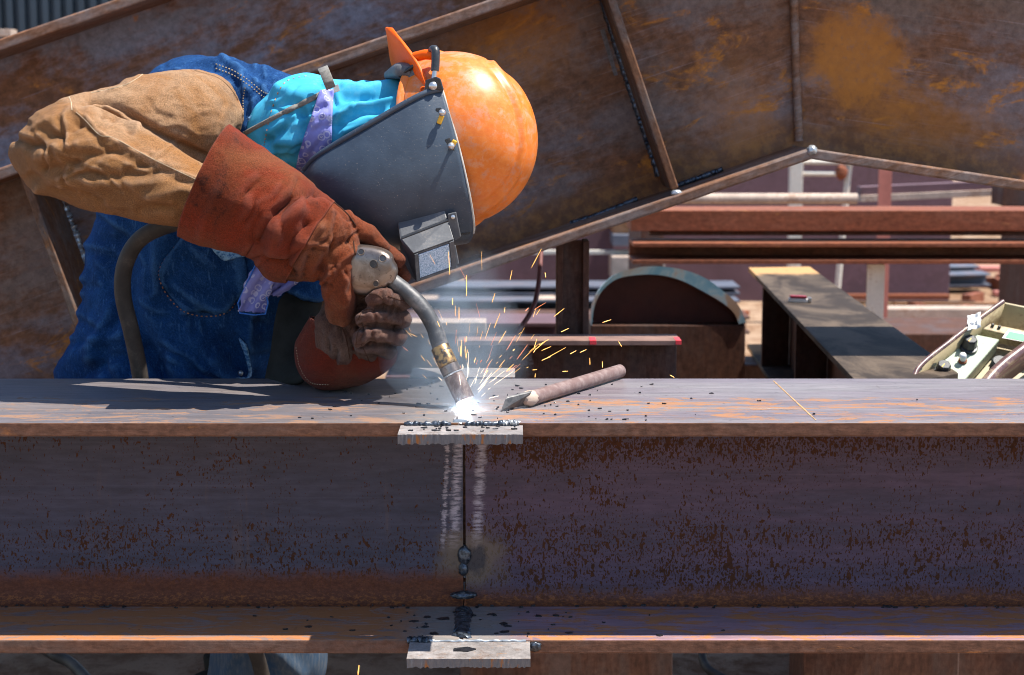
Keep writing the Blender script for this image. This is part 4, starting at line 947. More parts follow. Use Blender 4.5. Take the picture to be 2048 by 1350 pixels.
# leather sleeve on the near arm
mb = MB()
loft(mb, [(484, 205, 478, 275, .47, .055), (448, 160, 466, 318, .455, .085), (390, 141, 425, 335, .44, .10), (300, 147, 345, 365, .415, .105), (205, 176, 250, 380, .375, .10), (130, 196, 160, 385, .345, .09), (72, 228, 80, 380, .325, .075), (46, 268, 52, 345, .32, .05)], 36, 50)
loft(mb, [(50, 262, 42, 345, .315, .05), (92, 218, 72, 378, .295, .075), (150, 208, 118, 396, .27, .088), (225, 232, 190, 422, .245, .088), (300, 268, 262, 440, .225, .08), (370, 306, 335, 452, .205, .07), (440, 345, 405, 462, .19, .060)], 36, 50)
sl_strokes = [
    ([(180, 200), (235, 212), (285, 245), (320, 268), (360, 290), (420, 318)], 9, -.014), ([(215, 222), (280, 262), (330, 285), (420, 322)], 8, .006),
    ([(150, 222), (175, 238), (205, 272), (225, 280), (300, 318), (400, 362)], 5, .0055), ([(150, 240), (180, 256), (205, 290), (300, 335), (395, 378)], 8, -.005),
    ([(60, 290), (120, 265), (165, 240)], 9, -.008), ([(70, 255), (130, 230), (150, 225)], 8, .006), ([(75, 315), (150, 292), (205, 275)], 12, .008), ([(90, 338), (170, 318), (210, 300)], 10, -.008),
    ([(80, 372), (150, 362), (260, 368), (320, 362)], 14, .006), ([(120, 345), (220, 352), (300, 350)], 10, -.007), ([(60, 350), (110, 380), (200, 405)], 8, -.007), ([(75, 375), (130, 405), (220, 432)], 8, .005),
    ([(300, 395), (350, 382), (395, 375)], 12, .006), ([(280, 420), (340, 415), (370, 430)], 9, -.006),
    ([(235, 165), (205, 180), (180, 186)], 5, -.004), ([(290, 145), (250, 172), (200, 182)], 4, .003), ([(190, 210), (240, 228), (275, 255)], 8, .008), ([(205, 232), (240, 240), (262, 262)], 7, -.006)]
sl_strokes += creases(16, 200, 330, 150, 90, -18, 22, 95, 5.5, .0030, 1) + creases(12, 330, 250, 130, 90, -20, 45, 70, 5.5, .0018, 2) + creases(9, 110, 300, 60, 80, -50, 30, 70, 5.5, .0030, 3)
sleeve = organic('leather_sleeve', mb, MT['tan'], wx, .0030, 3, sl_strokes, [(.0050, (10, 10, 18), 1.7), (.0032, (24, 16, 40), 15.0), (.0020, (50, 40, 70), 5.0), (.0007, (160, 160, 160), 3.0)])
bs = bvh_of(sleeve); mb = MB()
seam(mb, bs, [(290, 144), (272, 158), (240, 173), (182, 186)], .0007, .0006, 60)
seam(mb, bs, [(137, 191), (142, 204), (144, 220)], .0009, .0006, 24)
seam(mb, bs, [(152, 224), (170, 240), (200, 270), (228, 276), (300, 315), (398, 362)], .0006, .0006, 90)
tag(mb.build('sleeve_stitching', MT['thread_pale'], wx, 60), kind='stuff')
mb = MB(); seam(mb, bs, [(390, 141), (440, 158), (470, 190), (484, 225), (486, 262)], .0016, .0, 60); mb.build('sleeve_hem', MT['tan'], wx, 60)
# near glove: gauntlet, back of the hand, thumb and five curled fingers round the torch grip
mb = MB()
loft(mb, [(520, 300, 455, 492, .17, .072), (570, 335, 505, 505, .168, .068), (625, 372, 545, 545, .165, .060), (668, 402, 575, 560, .165, .052), (700, 432, 610, 562, .17, .045), (714, 470, 640, 560, .175, .036)], 32, 36)
gl_fingers = [
    ([(690, 445, .185, .021), (722, 462, .195, .0165), (748, 478, .205, .0145), (766, 496, .200, .012)]),           # index
    ([(700, 462, .21, .018), (742, 484, .235, .015), (775, 506, .235, .014), (796, 522, .215, .0125)]),              # middle
    ([(700, 480, .21, .020), (750, 505, .24, .016), (788, 532, .24, .0145), (806, 552, .225, .0125)]),             # ring
    ([(690, 510, .21, .018), (740, 540, .235, .015), (780, 560, .23, .013), (790, 580, .215, .011)]),             # little
    ([(650, 520, .155, .019), (668, 560, .158, .019), (680, 600, .165, .018), (688, 636, .176, .015)])]              # thumb
loft(mb, [(632, 520, 712, 500, .178, .036), (640, 560, 714, 552, .176, .034), (648, 600, 714, 596, .178, .030), (652, 634, 706, 636, .184, .024)], 24, 20, True, 0, .8)
for fpts in gl_fingers: capsule(mb, fpts)
gl_strokes = [
    ([(560, 430), (590, 400), (640, 380)], 12, -.012), ([(520, 480), (545, 430), (575, 400)], 9, -.010), ([(545, 500), (565, 450), (600, 425)], 11, .011), ([(575, 520), (585, 480), (610, 450)], 9, -.008), ([(600, 530), (615, 485), (640, 455)], 10, .007),
    ([(505, 520), (540, 515), (590, 545)], 8, -.007), ([(640, 540), (665, 500), (700, 480)], 9, -.008), ([(655, 560), (685, 520), (712, 500)], 7, .006), ([(630, 380), (670, 410), (700, 440)], 5, -.005),
    ([(650, 370), (690, 410), (712, 445)], 5, .003), ([(690, 560), (690, 610)], 8, .004), ([(470, 400), (520, 420), (540, 460)], 18, .005)]
gl_strokes += creases(14, 560, 450, 110, 90, 55, 25, 70, 5, .0034, 4) + creases(12, 680, 530, 50, 70, 70, 40, 36, 4.5, .0022, 5)
glove = organic('work_glove', mb, MT['hand_suede'], wx, .0024, 2, gl_strokes, [(.0045, (24, 24, 24), 2.7), (.0028, (58, 58, 58), 9.0), (.0010, (130, 130, 130), 3.0)])
def shell(name, rings, mat, parent, th=.003, strokes=(), waves=(), n=48, k=44, bulge=0.0):
    mb = MB(); loft(mb, rings, n, k, False); V = np.array([v[:] for v in mb.v]); Q = pixels(V); c = V.reshape(k, n, 3).mean(1, keepdims=True)
    Nn = (V.reshape(k, n, 3) - c); Nn /= np.linalg.norm(Nn, axis=2, keepdims=True); Nn = Nn.reshape(-1, 3); d = np.zeros(len(V))
    for w in waves: d += w[0] * pnoise(V * np.array(w[1], float) + w[2])
    for p, wd, a in strokes:
        pp = [tuple(q) for q in catmull(p, len(p) * 5)] if len(p) > 2 else p
        d += a * np.exp(-(seg_dist(Q, pp) / wd) ** 2) * np.clip(-(Nn @ np.array(FW)) * 2.5 + .4, 0, 1)
    mb.v = [Vector(p) for p in V + Nn * d[:, None]]; o = mb.build(name, mat, parent, 180)
    s = o.modifiers.new('s', 'SOLIDIFY'); s.thickness = th; s.offset = -1
    return o
cuff = shell('gauntlet_cuff', [(457, 252, 360, 468, .175, .085), (480, 268, 395, 483, .174, .082), (520, 296, 445, 497, .172, .077), (570, 331, 500, 510, .170, .072), (612, 362, 525, 540, .168, .067), (642, 382, 545, 556, .167, .060), (668, 404, 572, 562, .166, .054)], MT['red_suede'], glove, .004,
    gl_strokes + [([(470, 275), (400, 470)], 8, .003), ([(600, 400), (585, 440), (600, 480)], 14, .009)], [(.0045, (17, 17, 17), 4.0), (.0026, (44, 44, 44), 2.0), (.0010, (120, 120, 120), 6.0)], 90, 84)
bg_ = bvh_of([glove, cuff]); mb = MB()
seam(mb, bg_, [(466, 262), (420, 355), (372, 464)], .0008, .0008, 90, 3); tag(mb.build('cuff_stitching', MT['thread_pale'], glove, 60), kind='stuff')
for q_ in ([(560, 330), (620, 368), (660, 398), (695, 428), (712, 452)], [(707, 482), (711, 520), (709, 575)]):
    mb = MB(); seam(mb, bg_, q_, .0013, .0004, 70); tag(mb.build('glove_seam', MT['thread_dark'], glove, 60), kind='stuff')
# far glove resting on the flange
mb = MB()
loft(mb, [(655, 585, 790, 570, .235, .030), (640, 625, 806, 620, .24, .042), (628, 668, 800, 672, .25, .048), (622, 705, 775, 712, .27, .048), (625, 735, 750, 735, .29, .045)], 30, 30)
fl_fingers = [
    ([(796, 588, .235, .017), (812, 598, .205, .0155), (795, 602, .165, .0160), (764, 594, .145, .0150), (744, 602, .150, .0125)]),
    ([(792, 634, .235, .016), (806, 638, .200, .0145), (778, 636, .162, .0145), (742, 630, .140, .0140), (724, 640, .145, .0118)]),
    ([(782, 672, .24, .016), (797, 674, .205, .0145), (768, 672, .165, .0142), (736, 666, .140, .0142), (718, 680, .148, .0120)]),
    ([(765, 700, .25, .015), (776, 700, .215, .014), (756, 692, .180, .0135), (735, 690, .165, .012), (722, 696, .17, .010)]),
    ([(680, 600, .205, .020), (712, 588, .20, .018), (752, 584, .20, .016), (790, 588, .205, .015), (812, 598, .212, .012)])]
for fpts in fl_fingers: capsule(mb, fpts)
fs_ = [([(722, 622), (760, 616), (800, 620)], 5, -.006), ([(715, 655), (755, 652), (795, 656)], 5, -.006), ([(716, 692), (750, 690), (785, 692)], 5, -.005), ([(764, 585), (768, 612)], 4, -.003), ([(748, 622), (754, 645)], 4, -.003), ([(744, 655), (748, 684)], 4, -.003), ([(660, 600), (690, 660), (712, 725)], 7, -.006), ([(640, 640), (680, 700), (690, 730)], 12, .006), ([(760, 720), (780, 700)], 8, -.005), ([(790, 580), (786, 620), (770, 640)], 5, -.004), ([(715, 690), (740, 715), (790, 720)], 8, .004)]
fs_ += creases(16, 745, 650, 65, 65, 15, 40, 34, 4, .0020, 6) + creases(6, 690, 690, 40, 50, -65, 20, 60, 4.5, .003, 7)
fglove = organic('work_glove', mb, MT['shaded_hand'], wx, .0021, 1, fs_, [(.0030, (30, 30, 30), 6.0), (.0022, (75, 75, 75), 1.0), (.0009, (140, 140, 140), 3.0)])
zr = TOPZ + .002
fcuff = shell('gauntlet_cuff', [(618, 632, 796, 704, .27, .050), (604, 660, 790, 726, .28, .058), (591, 690, 772, 742, .29, .066), (590, 725, 757, 752, .30, .072), (604, 752, 735, 764, .31, .070), (628, 769, 700, 771, .315, .055)], MT['shaded_red_suede'], fglove, .004,
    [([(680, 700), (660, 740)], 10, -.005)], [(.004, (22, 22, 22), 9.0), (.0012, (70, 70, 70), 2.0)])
bf_ = bvh_of([fglove, fcuff]); mb = MB()
seam(mb, bf_, [(592, 695), (600, 735), (622, 765), (660, 770)], .0008, .0008, 70, 3); tag(mb.build('cuff_stitching', MT['thread_pale'], fglove, 60), kind='stuff')
for q in ([(664, 612), (690, 670), (700, 718)], [(722, 598), (738, 588), (756, 590), (766, 600)], [(716, 640), (724, 624), (738, 618), (750, 622)], [(712, 690), (716, 664), (730, 652), (748, 654)], [(722, 688), (732, 708), (738, 722)], [(776, 592), (800, 600), (812, 600)]):
    mb = MB(); seam(mb, bf_, q, .0008, .0003, 30)
    if mb.v: tag(mb.build('glove_seam', MT['thread_dark'], fglove, 60), kind='stuff')
mb = MB(); loft(mb, [(560, 600, 645, 600, .51, .05), (540, 690, 640, 672, .48, .06), (535, 770, 655, 690, .43, .06), (600, 765, 680, 680, .34, .045)], 24, 26)
organic('dark_sleeve', mb, MT['olive'], wx, .004, 3, (), [(.006, (16, 16, 16), 3.3)])
# cyan head scarf
mb = MB()
loft(mb, [(540, 190, 512, 300, .47, .075), (566, 158, 545, 330, .455, .095), (610, 146, 600, 345, .445, .105), (665, 156, 660, 350, .435, .105), (720, 163, 720, 355, .43, .105), (790, 164, 800, 360, .425, .108), (850, 168, 880, 370, .42, .11), (900, 180, 925, 370, .415, .11)], 36, 54)
sc = [([(535, 285), (590, 240), (650, 208)], 7, -.011), ([(560, 180), (600, 190), (640, 180)], 14, .010), ([(600, 215), (610, 245), (600, 300)], 9, -.012), ([(540, 262), (570, 250), (620, 232)], 9, .008), ([(560, 280), (600, 282)], 14, .012), ([(690, 195), (750, 195), (830, 172)], 9, -.012), ([(690, 175), (740, 178), (800, 170)], 8, .010),
      ([(680, 230), (730, 205), (790, 200)], 8, .010), ([(680, 255), (720, 225), (760, 222)], 8, -.010), ([(690, 262), (740, 240), (790, 222)], 8, .008), ([(640, 170), (660, 185), (670, 205)], 7, -.010), ([(530, 300), (560, 305), (600, 300)], 7, .006), ([(530, 315), (570, 312)], 8, -.008)]
sc += creases(14, 650, 230, 140, 80, 25, 35, 70, 5, .0028, 12)
scarf = organic('head_scarf', mb, MT['cyan'], wx, .0030, 3, sc, [(.006, (13, 13, 13), 5.5), (.003, (34, 34, 34), 7.0)])
bsc = bvh_of([scarf, jacket]); mb = MB()
seam(mb, bsc, [(535, 345), (528, 300), (532, 270), (545, 215), (570, 165), (620, 150)], .0010, .0008, 70, 3); tag(mb.build('scarf_hem_stitching', MT['thread_orange'], scarf, 60), kind='stuff')
mb = MB(); seam(mb, bsc, [(489, 267), (525, 248), (570, 224), (610, 204), (645, 186)], .0046, .000, 60); mb.build('elastic_strap', MT['grey_strap'], wx, 60)
band = surf_patch('bandana', [(640, 180), (622, 235), (600, 300), (590, 345)], [(668, 178), (664, 240), (662, 290), (650, 345)], bsc, .008, MT['bandana'], wx, 36, 12, .002, 0, .0018)
bands = [([(508, 530), (490, 570), (477, 622)], [(560, 540), (540, 585), (532, 626)], .40, 'bandana'), ([(545, 530), (540, 570), (530, 590)], [(612, 545), (592, 566), (560, 592)], .42, 'bandana')]
for A, B, Y, mt in bands:
    n, m_ = 24, 12; a, b = catmull(A, n), catmull(B, n); mb = MB(); vs = []
    for i in range(n):
        for j in range(m_):
            p = a[i] + (b[i] - a[i]) * j / (m_ - 1); vs.append(X(p[0] + 2 * math.sin(j * 2 + i), p[1] + 1.5 * math.sin(j * 2.3), Y + .006 * math.sin(j * .9 + i * .25)))
    mb.add(vs, [[i * m_ + j, i * m_ + j + 1, (i + 1) * m_ + j + 1, (i + 1) * m_ + j] for i in range(n - 1) for j in range(m_ - 1)])
    o = mb.build('bandana_tail', MT[mt], wx, 180); s = o.modifiers.new('s', 'SOLIDIFY'); s.thickness = .0018
mb = MB(); mb.tube([X(a, b, .398) for a, b in ((510, 532), (492, 570), (476, 606), (480, 626), (508, 630), (531, 628), (536, 606), (532, 590), (538, 570))], .0014, 8); mb.build('bandana_hem', plain('blue_overlock_thread', (.04, .16, .55), .8, 0, .3, 300, .3, .2), wx, 60)
# harness clip and buckle on the scarf
mb = MB(); q = [[X(636, 141, .345), X(656, 133, .345)], [X(640, 148, .322), X(659, 140, .322)], [X(648, 168, .314), X(667, 160, .314)], [X(653, 180, .318), X(671, 172, .318)]]
mb.add([p for r_ in q for p in r_], [[2 * i, 2 * i + 1, 2 * i + 3, 2 * i + 2] for i in range(3)]); o = mb.build('strap_loop', MT['grey_strap'], wx, 60); s = o.modifiers.new('s', 'SOLIDIFY'); s.thickness = .003; o.modifiers.new('b', 'BEVEL').width = .0008
mb = MB(); mb.prism([X(666, 172, .316), X(676, 168, .316), X(680, 182, .316), X(668, 186, .316)], (0, .004, 0)); mb.build('strap_buckle', MT['steel_bright'], wx, None, .0008)

# ------------------------------------------------------------------ hard hat and welding shield
k = NT('worn_orange_shell'); _a = k.noise(None, 16, 6, .65, .5); _b = k.noise(None, 75, 5, .7)
_c = k.mix(k.rng(_b, .30, .70), (.68, .15, .010), (.75, .215, .028)); _c = k.mix(k.m('MULTIPLY', k.rng(k.m('ADD', k.m('MULTIPLY', _a, .5), k.m('MULTIPLY', _b, .5)), .50, .62), .6), _c, (.50, .22, .15))
_c = k.mix(k.m('MULTIPLY', k.rng(_b, .66, .74), .6), _c, (.16, .07, .03))
_p = k.noise(None, 24, 8, .72, .3); _c = k.mix(k.m('MULTIPLY', k.rng(_p, .52, .64), .55), _c, (.60, .31, .19)); _c = k.mix(k.m('MULTIPLY', k.rng(_p, .40, .33), .5), _c, (.42, .10, .03))
for _r, _s in ((35, 4), (-50, 9), (80, 2)): _c = k.mix(k.m('MULTIPLY', k.rng(k.noise(k.map((1, 1, 22), (0, R(_r), 0), (_s, _s, 0)), 26, 3, .6), .66, .74), .45), _c, (.42, .22, .16))
MT['orange_shell'] = k.done(_c, k.m('ADD', .28, k.m('MULTIPLY', _b, .25)), 0, k.bump(_b, .12, .001), .5)
MT['orange_peak'] = plain('orange_plastic', (.86, .11, .002), .5, 0, .06, 20, .06, .2)
k = NT('scuffed_shield'); _a = k.noise(None, 10, 5, .6, .5); _b = k.noise(k.map((1, 1, 2.6), (0, R(35), 0)), 130, 5, .75); _d = k.noise(None, 420, 2, .6)
_c = k.mix(k.rng(_a, .35, .65), (.028, .042, .064), (.044, .064, .092)); _c = k.mix(k.rng(_b, .60, .70, 0, .5), _c, (.17, .165, .16)); _c = k.mix(k.rng(_d, .70, .74), _c, (.3, .26, .22))
MT['shield'] = k.done(_c, k.m('ADD', .36, k.m('MULTIPLY', _b, .2)), 0, k.bump(k.m('ADD', _b, k.m('MULTIPLY', _a, 2)), .18, .0015), .5)
MT['black_plastic'] = plain('black_plastic', (.022, .024, .028), .38, 0, .2, 60, .15, .5, (.08, .075, .07), .4)
MT['grey_plastic'] = plain('dusty_grey_plastic', (.085, .088, .095), .5, 0, .18, 30, .2, .5, (.17, .155, .14), .5)
MT['yellow_plastic'] = plain('yellow_plastic', (.75, .42, .03), .45, 0, .05, 30, .1)
k = NT('spattered_lens'); _f = k.noise(None, 620, 3, .8); MT['lens'] = k.done(k.mix(k.rng(_f, .40, .60), (.16, .28, .42), (.70, .82, .95)), .25, 0, k.bump(_f, .8, .001), .6)
hat = bpy.data.objects.new('hard_hat', None); COL.objects.link(hat); hat.parent = wx; hat.location = X(905, 275, .40) - parent_loc(wx)
HC = X(905, 278, .40); PH = R(36)
fr_ = Vector((.235, 0, -.972)); ax0 = Vector((.972, 0, .235)); axis = ax0 * math.cos(PH) + Vector((0, -1, 0)) * math.sin(PH); lat = fr_.cross(axis).normalized()
def ell(t, a, sa=.146, sb=.124, h=.150):
    """dome point: t = 0 rim .. 1 crown, a = angle round the rim"""
    c = math.cos(t * math.pi / 2) ** .92; return HC + axis * (h * math.sin(t * math.pi / 2)) + fr_ * (sa * c * math.cos(a)) + lat * (sb * c * math.sin(a))
mb = MB(); n, m_ = 110, 56; vs = [ell(i / (m_ - 1) * .995, 2 * math.pi * j / n) for i in range(m_) for j in range(n)]
mb.add(vs, [[i * n + j, i * n + (j + 1) % n, (i + 1) * n + (j + 1) % n, (i + 1) * n + j] for i in range(m_ - 1) for j in range(n)] + [[(m_ - 1) * n + j for j in range(n)]])
_V = np.array([v[:] for v in mb.v]); _Q = pixels(_V); _N = _V - np.array(HC); _N /= np.linalg.norm(_N, axis=1)[:, None]; _fc = np.clip(-(_N @ np.array(FW)) * 3 + .9, 0, 1)
_rl = [tuple(q) for q in catmull([(985, 128), (1012, 165), (1032, 205), (1044, 250), (1045, 300), (1030, 352), (998, 396), (950, 428)], 50)]; _d = seg_dist(_Q, _rl)
_cl = [tuple(q) for q in catmull([(890, 130), (940, 190), (985, 250), (1010, 310)], 30)]
_dp = (.0034 * np.exp(-(_d / 4.5) ** 2) - .0026 * np.exp(-((_d - 10) / 4.5) ** 2)) * _fc
mb.v = [Vector(p) for p in _V + _N * _dp[:, None]]
dome = mb.build('dome', MT['orange_shell'], hat, 60); s = dome.modifiers.new('s', 'SOLIDIFY'); s.thickness = .0025; s.offset = -1
mb = MB(); vs = []
n = 64
for j in range(n):
    a = 2 * math.pi * j / n
    for r_, d_ in ((1.0, .004), (1.055, -.002), (1.075, -.006), (1.07, -.009), (1.0, -.004)):
        vs.append(HC + axis * d_ + fr_ * (.146 * r_ * math.cos(a)) + lat * (.124 * r_ * math.sin(a)))
mb.add(vs, [[j * 5 + q, j * 5 + (q + 1) % 5, ((j + 1) % n) * 5 + (q + 1) % 5, ((j + 1) % n) * 5 + q] for j in range(n) for q in range(5)]); mb.build('rim', MT['orange_shell'], hat, 50)
# turned-up peak at the back of the head
mb = MB(); A = spl([X(787, 58, .40), X(812, 92, .345), (X(838, 130, .315)), X(852, 165, .30), X(862, 190, .30)], 16); B = spl([X(783, 60, .42), X(781, 100, .46), X(786, 130, .48), X(800, 165, .49), X(815, 195, .49)], 16); m_ = 10
vs = []
for i in range(16):
    for j in range(m_): t = j / (m_ - 1); vs.append(A[i].lerp(B[i], t) + Vector((-.010, 0, .004)) * math.sin(t * math.pi))
mb.add(vs, [[i * m_ + j, i * m_ + j + 1, (i + 1) * m_ + j + 1, (i + 1) * m_ + j] for i in range(15) for j in range(m_ - 1)])
o = mb.build('peak', MT['orange_peak'], hat, 180); s = o.modifiers.new('s', 'SOLIDIFY'); s.thickness = .006; s.offset = 0; b_ = o.modifiers.new('b', 'BEVEL'); b_.width = .002; b_.segments = 2
mb = MB(); mb.tube([X(830, 114, .335), X(850, 109, .325), X(868, 110, .318)], [.0085, .0085, .0085], 14); mb.build('lug', MT['orange_peak'], hat, 50)
mb = MB(); mb.tube(spl([X(863, 106, .325), X(866, 99, .316), X(871, 102, .308), X(871, 125, .304), X(870, 142, .302)], 14), .0072, 14); mb.build('handle_grip', MT['black_plastic'], hat, 60)
mb = MB(); mb.tube([X(870, 140, .302), X(867, 162, .300)], .0044, 12); mb.build('handle_rod', MT['steel_bright'], hat, 60)
mb = MB(); loft(mb, [(770, 145, 772, 158, .41, .025), (795, 126, 792, 158, .38, .04), (822, 126, 822, 162, .37, .035)], 20, 14, True, 0, .6); mb.build('ratchet_knob', MT['grey_plastic'], hat, 50)
mb = MB(); pp = [X(798, 153, .345), X(829, 131, .335), X(848, 172, .32), X(846, 176, .32)]; mb.prism(pp, (0, .02, 0)); mb.build('suspension_tab', MT['grey_plastic'], hat, None, .002)
mb = MB(); mb.tube([X(798, 152, .342), X(830, 130, .332)], .0035, 10); mb.build('suspension_edge', MT['black_plastic'], hat, 60)
mb = MB(); P = [X(847 + 6 * math.cos(a), 181 + 7 * math.sin(a), .30) for a in np.linspace(.4, 5.9, 16)]; mb.tube(P, .0016, 8); mb.build('chin_strap_ring', MT['orange_peak'], hat, 60)

shd = bpy.data.objects.new('face_shield', None); COL.objects.link(shd); shd.parent = wx; shd.location = X(800, 340, .3) - parent_loc(wx)
rows = [[(884, 178, .285), (903, 240, .268), (924, 320, .258), (941, 400, .262), (948, 455, .285), (941, 480, .33), (930, 485, .40), (935, 470, .47), (930, 330, .53)],
        [(838, 192, .275), (834, 270, .252), (838, 350, .245), (846, 420, .255), (852, 470, .285), (852, 492, .33), (850, 498, .40), (850, 470, .47), (840, 330, .53)],
        [(735, 251, .27), (732, 320, .247), (742, 390, .242), (758, 440, .255), (776, 478, .285), (785, 492, .33), (785, 494, .4), (780, 460, .47), (755, 330, .52)],
        [(641, 308, .285), (642, 350, .262), (658, 400, .262), (692, 440, .28), (722, 470, .31), (737, 480, .35), (740, 480, .4), (732, 450, .46), (690, 350, .5)],
        [(609, 340, .305), (607, 365, .295), (626, 405, .30), (668, 440, .31), (700, 465, .33), (715, 475, .36), (720, 475, .4), (710, 450, .45), (670, 360, .48)]]
g = [catmull([list(X(*p)) for p in r_], 40) for r_ in rows]; gg = np.stack([np.array([np.interp(0, [0], [0])])] * 0) if False else None
cols = [catmull([g[i][j] for i in range(5)], 40) for j in range(40)]          # 40 x 40
mb = MB(); mb.add([Vector(cols[j][i]) for i in range(40) for j in range(40)], [[i * 40 + j, i * 40 + j + 1, (i + 1) * 40 + j + 1, (i + 1) * 40 + j] for i in range(39) for j in range(39)])
pan = mb.build('panel', MT['shield'], shd, 180); s = pan.modifiers.new('s', 'SOLIDIFY'); s.thickness = .003; s.offset = 0
mb = MB(); mb.tube([Vector(cols[0][i]) + Vector((0, -.001, 0)) for i in range(40)], .0052, 10); mb.build('rolled_edge', MT['shield'], shd, 60)
MT['shield_rim'] = plain('pale_worn_edge', (.42, .40, .36), .5, 0, .2, 60, .1, .3)
mb = MB(); mb.tube([Vector(cols[j][0]) for j in range(22)], .0021, 8); mb.build('crown_edge', MT['shield_rim'], shd, 60)
bp = bvh_of(pan)
mb = MB(); mb.prism([X(848, 184, .276), X(851, 160, .276), X(872, 153, .274), X(881, 157, .274), X(888, 180, .276)], (0, .008, 0)); mb.build('pivot_bracket', MT['black_plastic'], shd, None, .002)
c = X(866, 172, .274); mb = MB(); mb.lathe(c, (0, -1, .1), [(-.003, .0068), (.002, .0068), (.005, .004), (.0055, .001)], 20); mb.build('pivot_screw', MT['steel_bright'], shd, 40)
for (sx, sy), (bx, by), (yx, yy) in (((878, 223), (884, 231), (880, 241)), ((897, 284), (902, 297), (907, 287))):
    a = on_surf(bp, sx, sy, .0015); d = (CAM - a).normalized()
    mb = MB(); u = (X(yx, yy, .26) - X(sx, sy, .26)).normalized() if sy < 260 else (X(bx, by, .26) - X(sx, sy, .26)).normalized(); v = u.cross(d)
    mb.obox(a + u * .006, u * .012, v * .0045, d * .001); mb.build('slot', MT['black_plastic'], shd, None, .0008)
    q = on_surf(bp, yx, yy, .004); w = (X(yx, yy, .26) - X(bx, by, .26)).normalized(); mb = MB(); mb.obox(q - w * .002, w * .008, w.cross(d) * .0042, d * .003); mb.build('slider', MT['yellow_plastic'], shd, None, .002)
    q = on_surf(bp, bx, by, .0); mb = MB(); mb.lathe(q, (0.05, -.95, .25), [(0, .003), (.014, .003), (.0145, .0052), (.018, .0060), (.0215, .0048), (.0235, .002)], 18); mb.build('stud', MT['steel_bright'], shd, 60)
# window box
P0, Q0 = X(794, 438, .262), X(888, 415, .262); P1, Q1 = X(803, 478, .235), X(896, 442, .250); P2, Q2 = X(828, 508, .205), X(908, 480, .222); P3, Q3 = X(832, 563, .235), X(914, 534, .250); P4, Q4 = X(806, 535, .315), X(902, 512, .325); P5, Q5 = X(794, 455, .315), X(888, 430, .315)
mb = MB(); mb.add([P0, P1, P2, P3, P4, P5, Q0, Q1, Q2, Q3, Q4, Q5], [[0, 6, 7, 1], [1, 7, 8, 2], [2, 8, 9, 3], [3, 9, 10, 4], [4, 10, 11, 5], [5, 11, 6, 0], [0, 1, 2, 3, 4, 5], [11, 10, 9, 8, 7, 6]])
mb.build('window_box', MT['grey_plastic'], shd, None, .0022)
def plate(name, quad, th, mat, parent, bev=.001):
    q = [Vector(p) for p in quad]; nrm = (q[1] - q[0]).cross(q[3] - q[0]).normalized()
    if nrm.dot(CAM - q[0]) < 0: nrm = -nrm
    mb = MB(); mb.prism([p + nrm * .0006 for p in q], nrm * th); return mb.build(name, mat, parent, None, bev)
def qd(a, b, c, d, u0, u1, v0, v1): f = lambda u, v: a.lerp(b, u).lerp(d.lerp(c, u), v); return [f(u0, v0), f(u1, v0), f(u1, v1), f(u0, v1)]
plate('flap', qd(P1, Q1, Q2, P2, -.01, 1.0, 0.0, 1.0), .002, MT['grey_plastic'], shd)
plate('lens', qd(P2, Q2, Q3, P3, .10, .86, .06, .90), .0012, MT['lens'], shd, .0004)
for nm, a in (('lens_frame', (0, .09, .0, 1)), ('lens_frame', (.87, .99, .0, 1)), ('lens_frame', (.09, .87, .91, 1.0))): plate(nm, qd(P2, Q2, Q3, P3, *a), .002, MT['grey_plastic'], shd, .0008)
mb = MB(); mb.tube([P1 + Vector((0, -.002, .001)), Q1 + Vector((0, -.002, .001))], .0032, 10); mb.build('hinge_rod', MT['black_plastic'], shd, 60)
mb = MB(); mb.prism([X(895, 428, .245), X(912, 424, .245), X(922, 474, .25), X(909, 482, .25), X(897, 445, .245)], (0, .010, 0)); mb.build('hinge_bracket', MT['grey_plastic'], shd, None, .0015)
c = X(906, 434, .243); mb = MB(); mb.lathe(c, (0, -1, .1), [(-.002, .0036), (.002, .0034), (.003, .001)], 14); mb.build('hinge_screw', MT['steel_bright'], shd, 40)
mb = MB(); mb.prism([X(905, 492, .262), X(911, 490, .262), X(918, 528, .262), X(906, 534, .262)], (0, .006, 0)); mb.build('loose_tab', MT['grey_plastic'], shd, None, .001)
q = on_surf(bp, 930, 465, .001)
if q:
    mb = MB(); rs = random.Random(3); mb.prism([q + Vector(((x_ + rs.uniform(-2, 2)) * .0008, 0, y_ * .0008)) for x_, y_ in ((-12, -3), (-4, 3), (6, 6), (13, 4), (9, -3), (0, -6))], (0, -.0012, 0)); mb.build('burnt_hole', MT['slag'], shd)

# ------------------------------------------------------------------ welding torch, held in the glove
tor = thing('welding_torch', 'grey welding torch with a perforated heat guard and a bent neck, held over the joint', 'welding torch', X(750, 540, .165))
k = NT('scuffed_aluminium'); _a = k.noise(None, 30, 5, .65, .5); _b = k.noise(None, 120, 4, .7)
_c = k.mix(k.rng(_a, .38, .62), (.27, .225, .195), (.16, .125, .105)); MT['guard'] = k.done(k.mix(k.rng(_b, .58, .68), _c, (.10, .08, .07)), .36, .85, k.bump(_b, .3, .001))
k = NT('sooty_neck'); _a = k.noise(None, 40, 5, .65); MT['neck'] = k.done(k.mix(k.rng(_a, .4, .65), (.06, .062, .066), (.16, .15, .145)), .5, .3, k.bump(_a, .3, .001))
k = NT('worn_nozzle'); _a = k.noise(k.map((1, 1, .5)), 60, 5, .7); _c = k.mix(k.rng(_a, .38, .62), (.14, .085, .065), (.36, .28, .24)); MT['nozzle'] = k.done(_c, .42, .6, k.bump(_a, .3, .001))
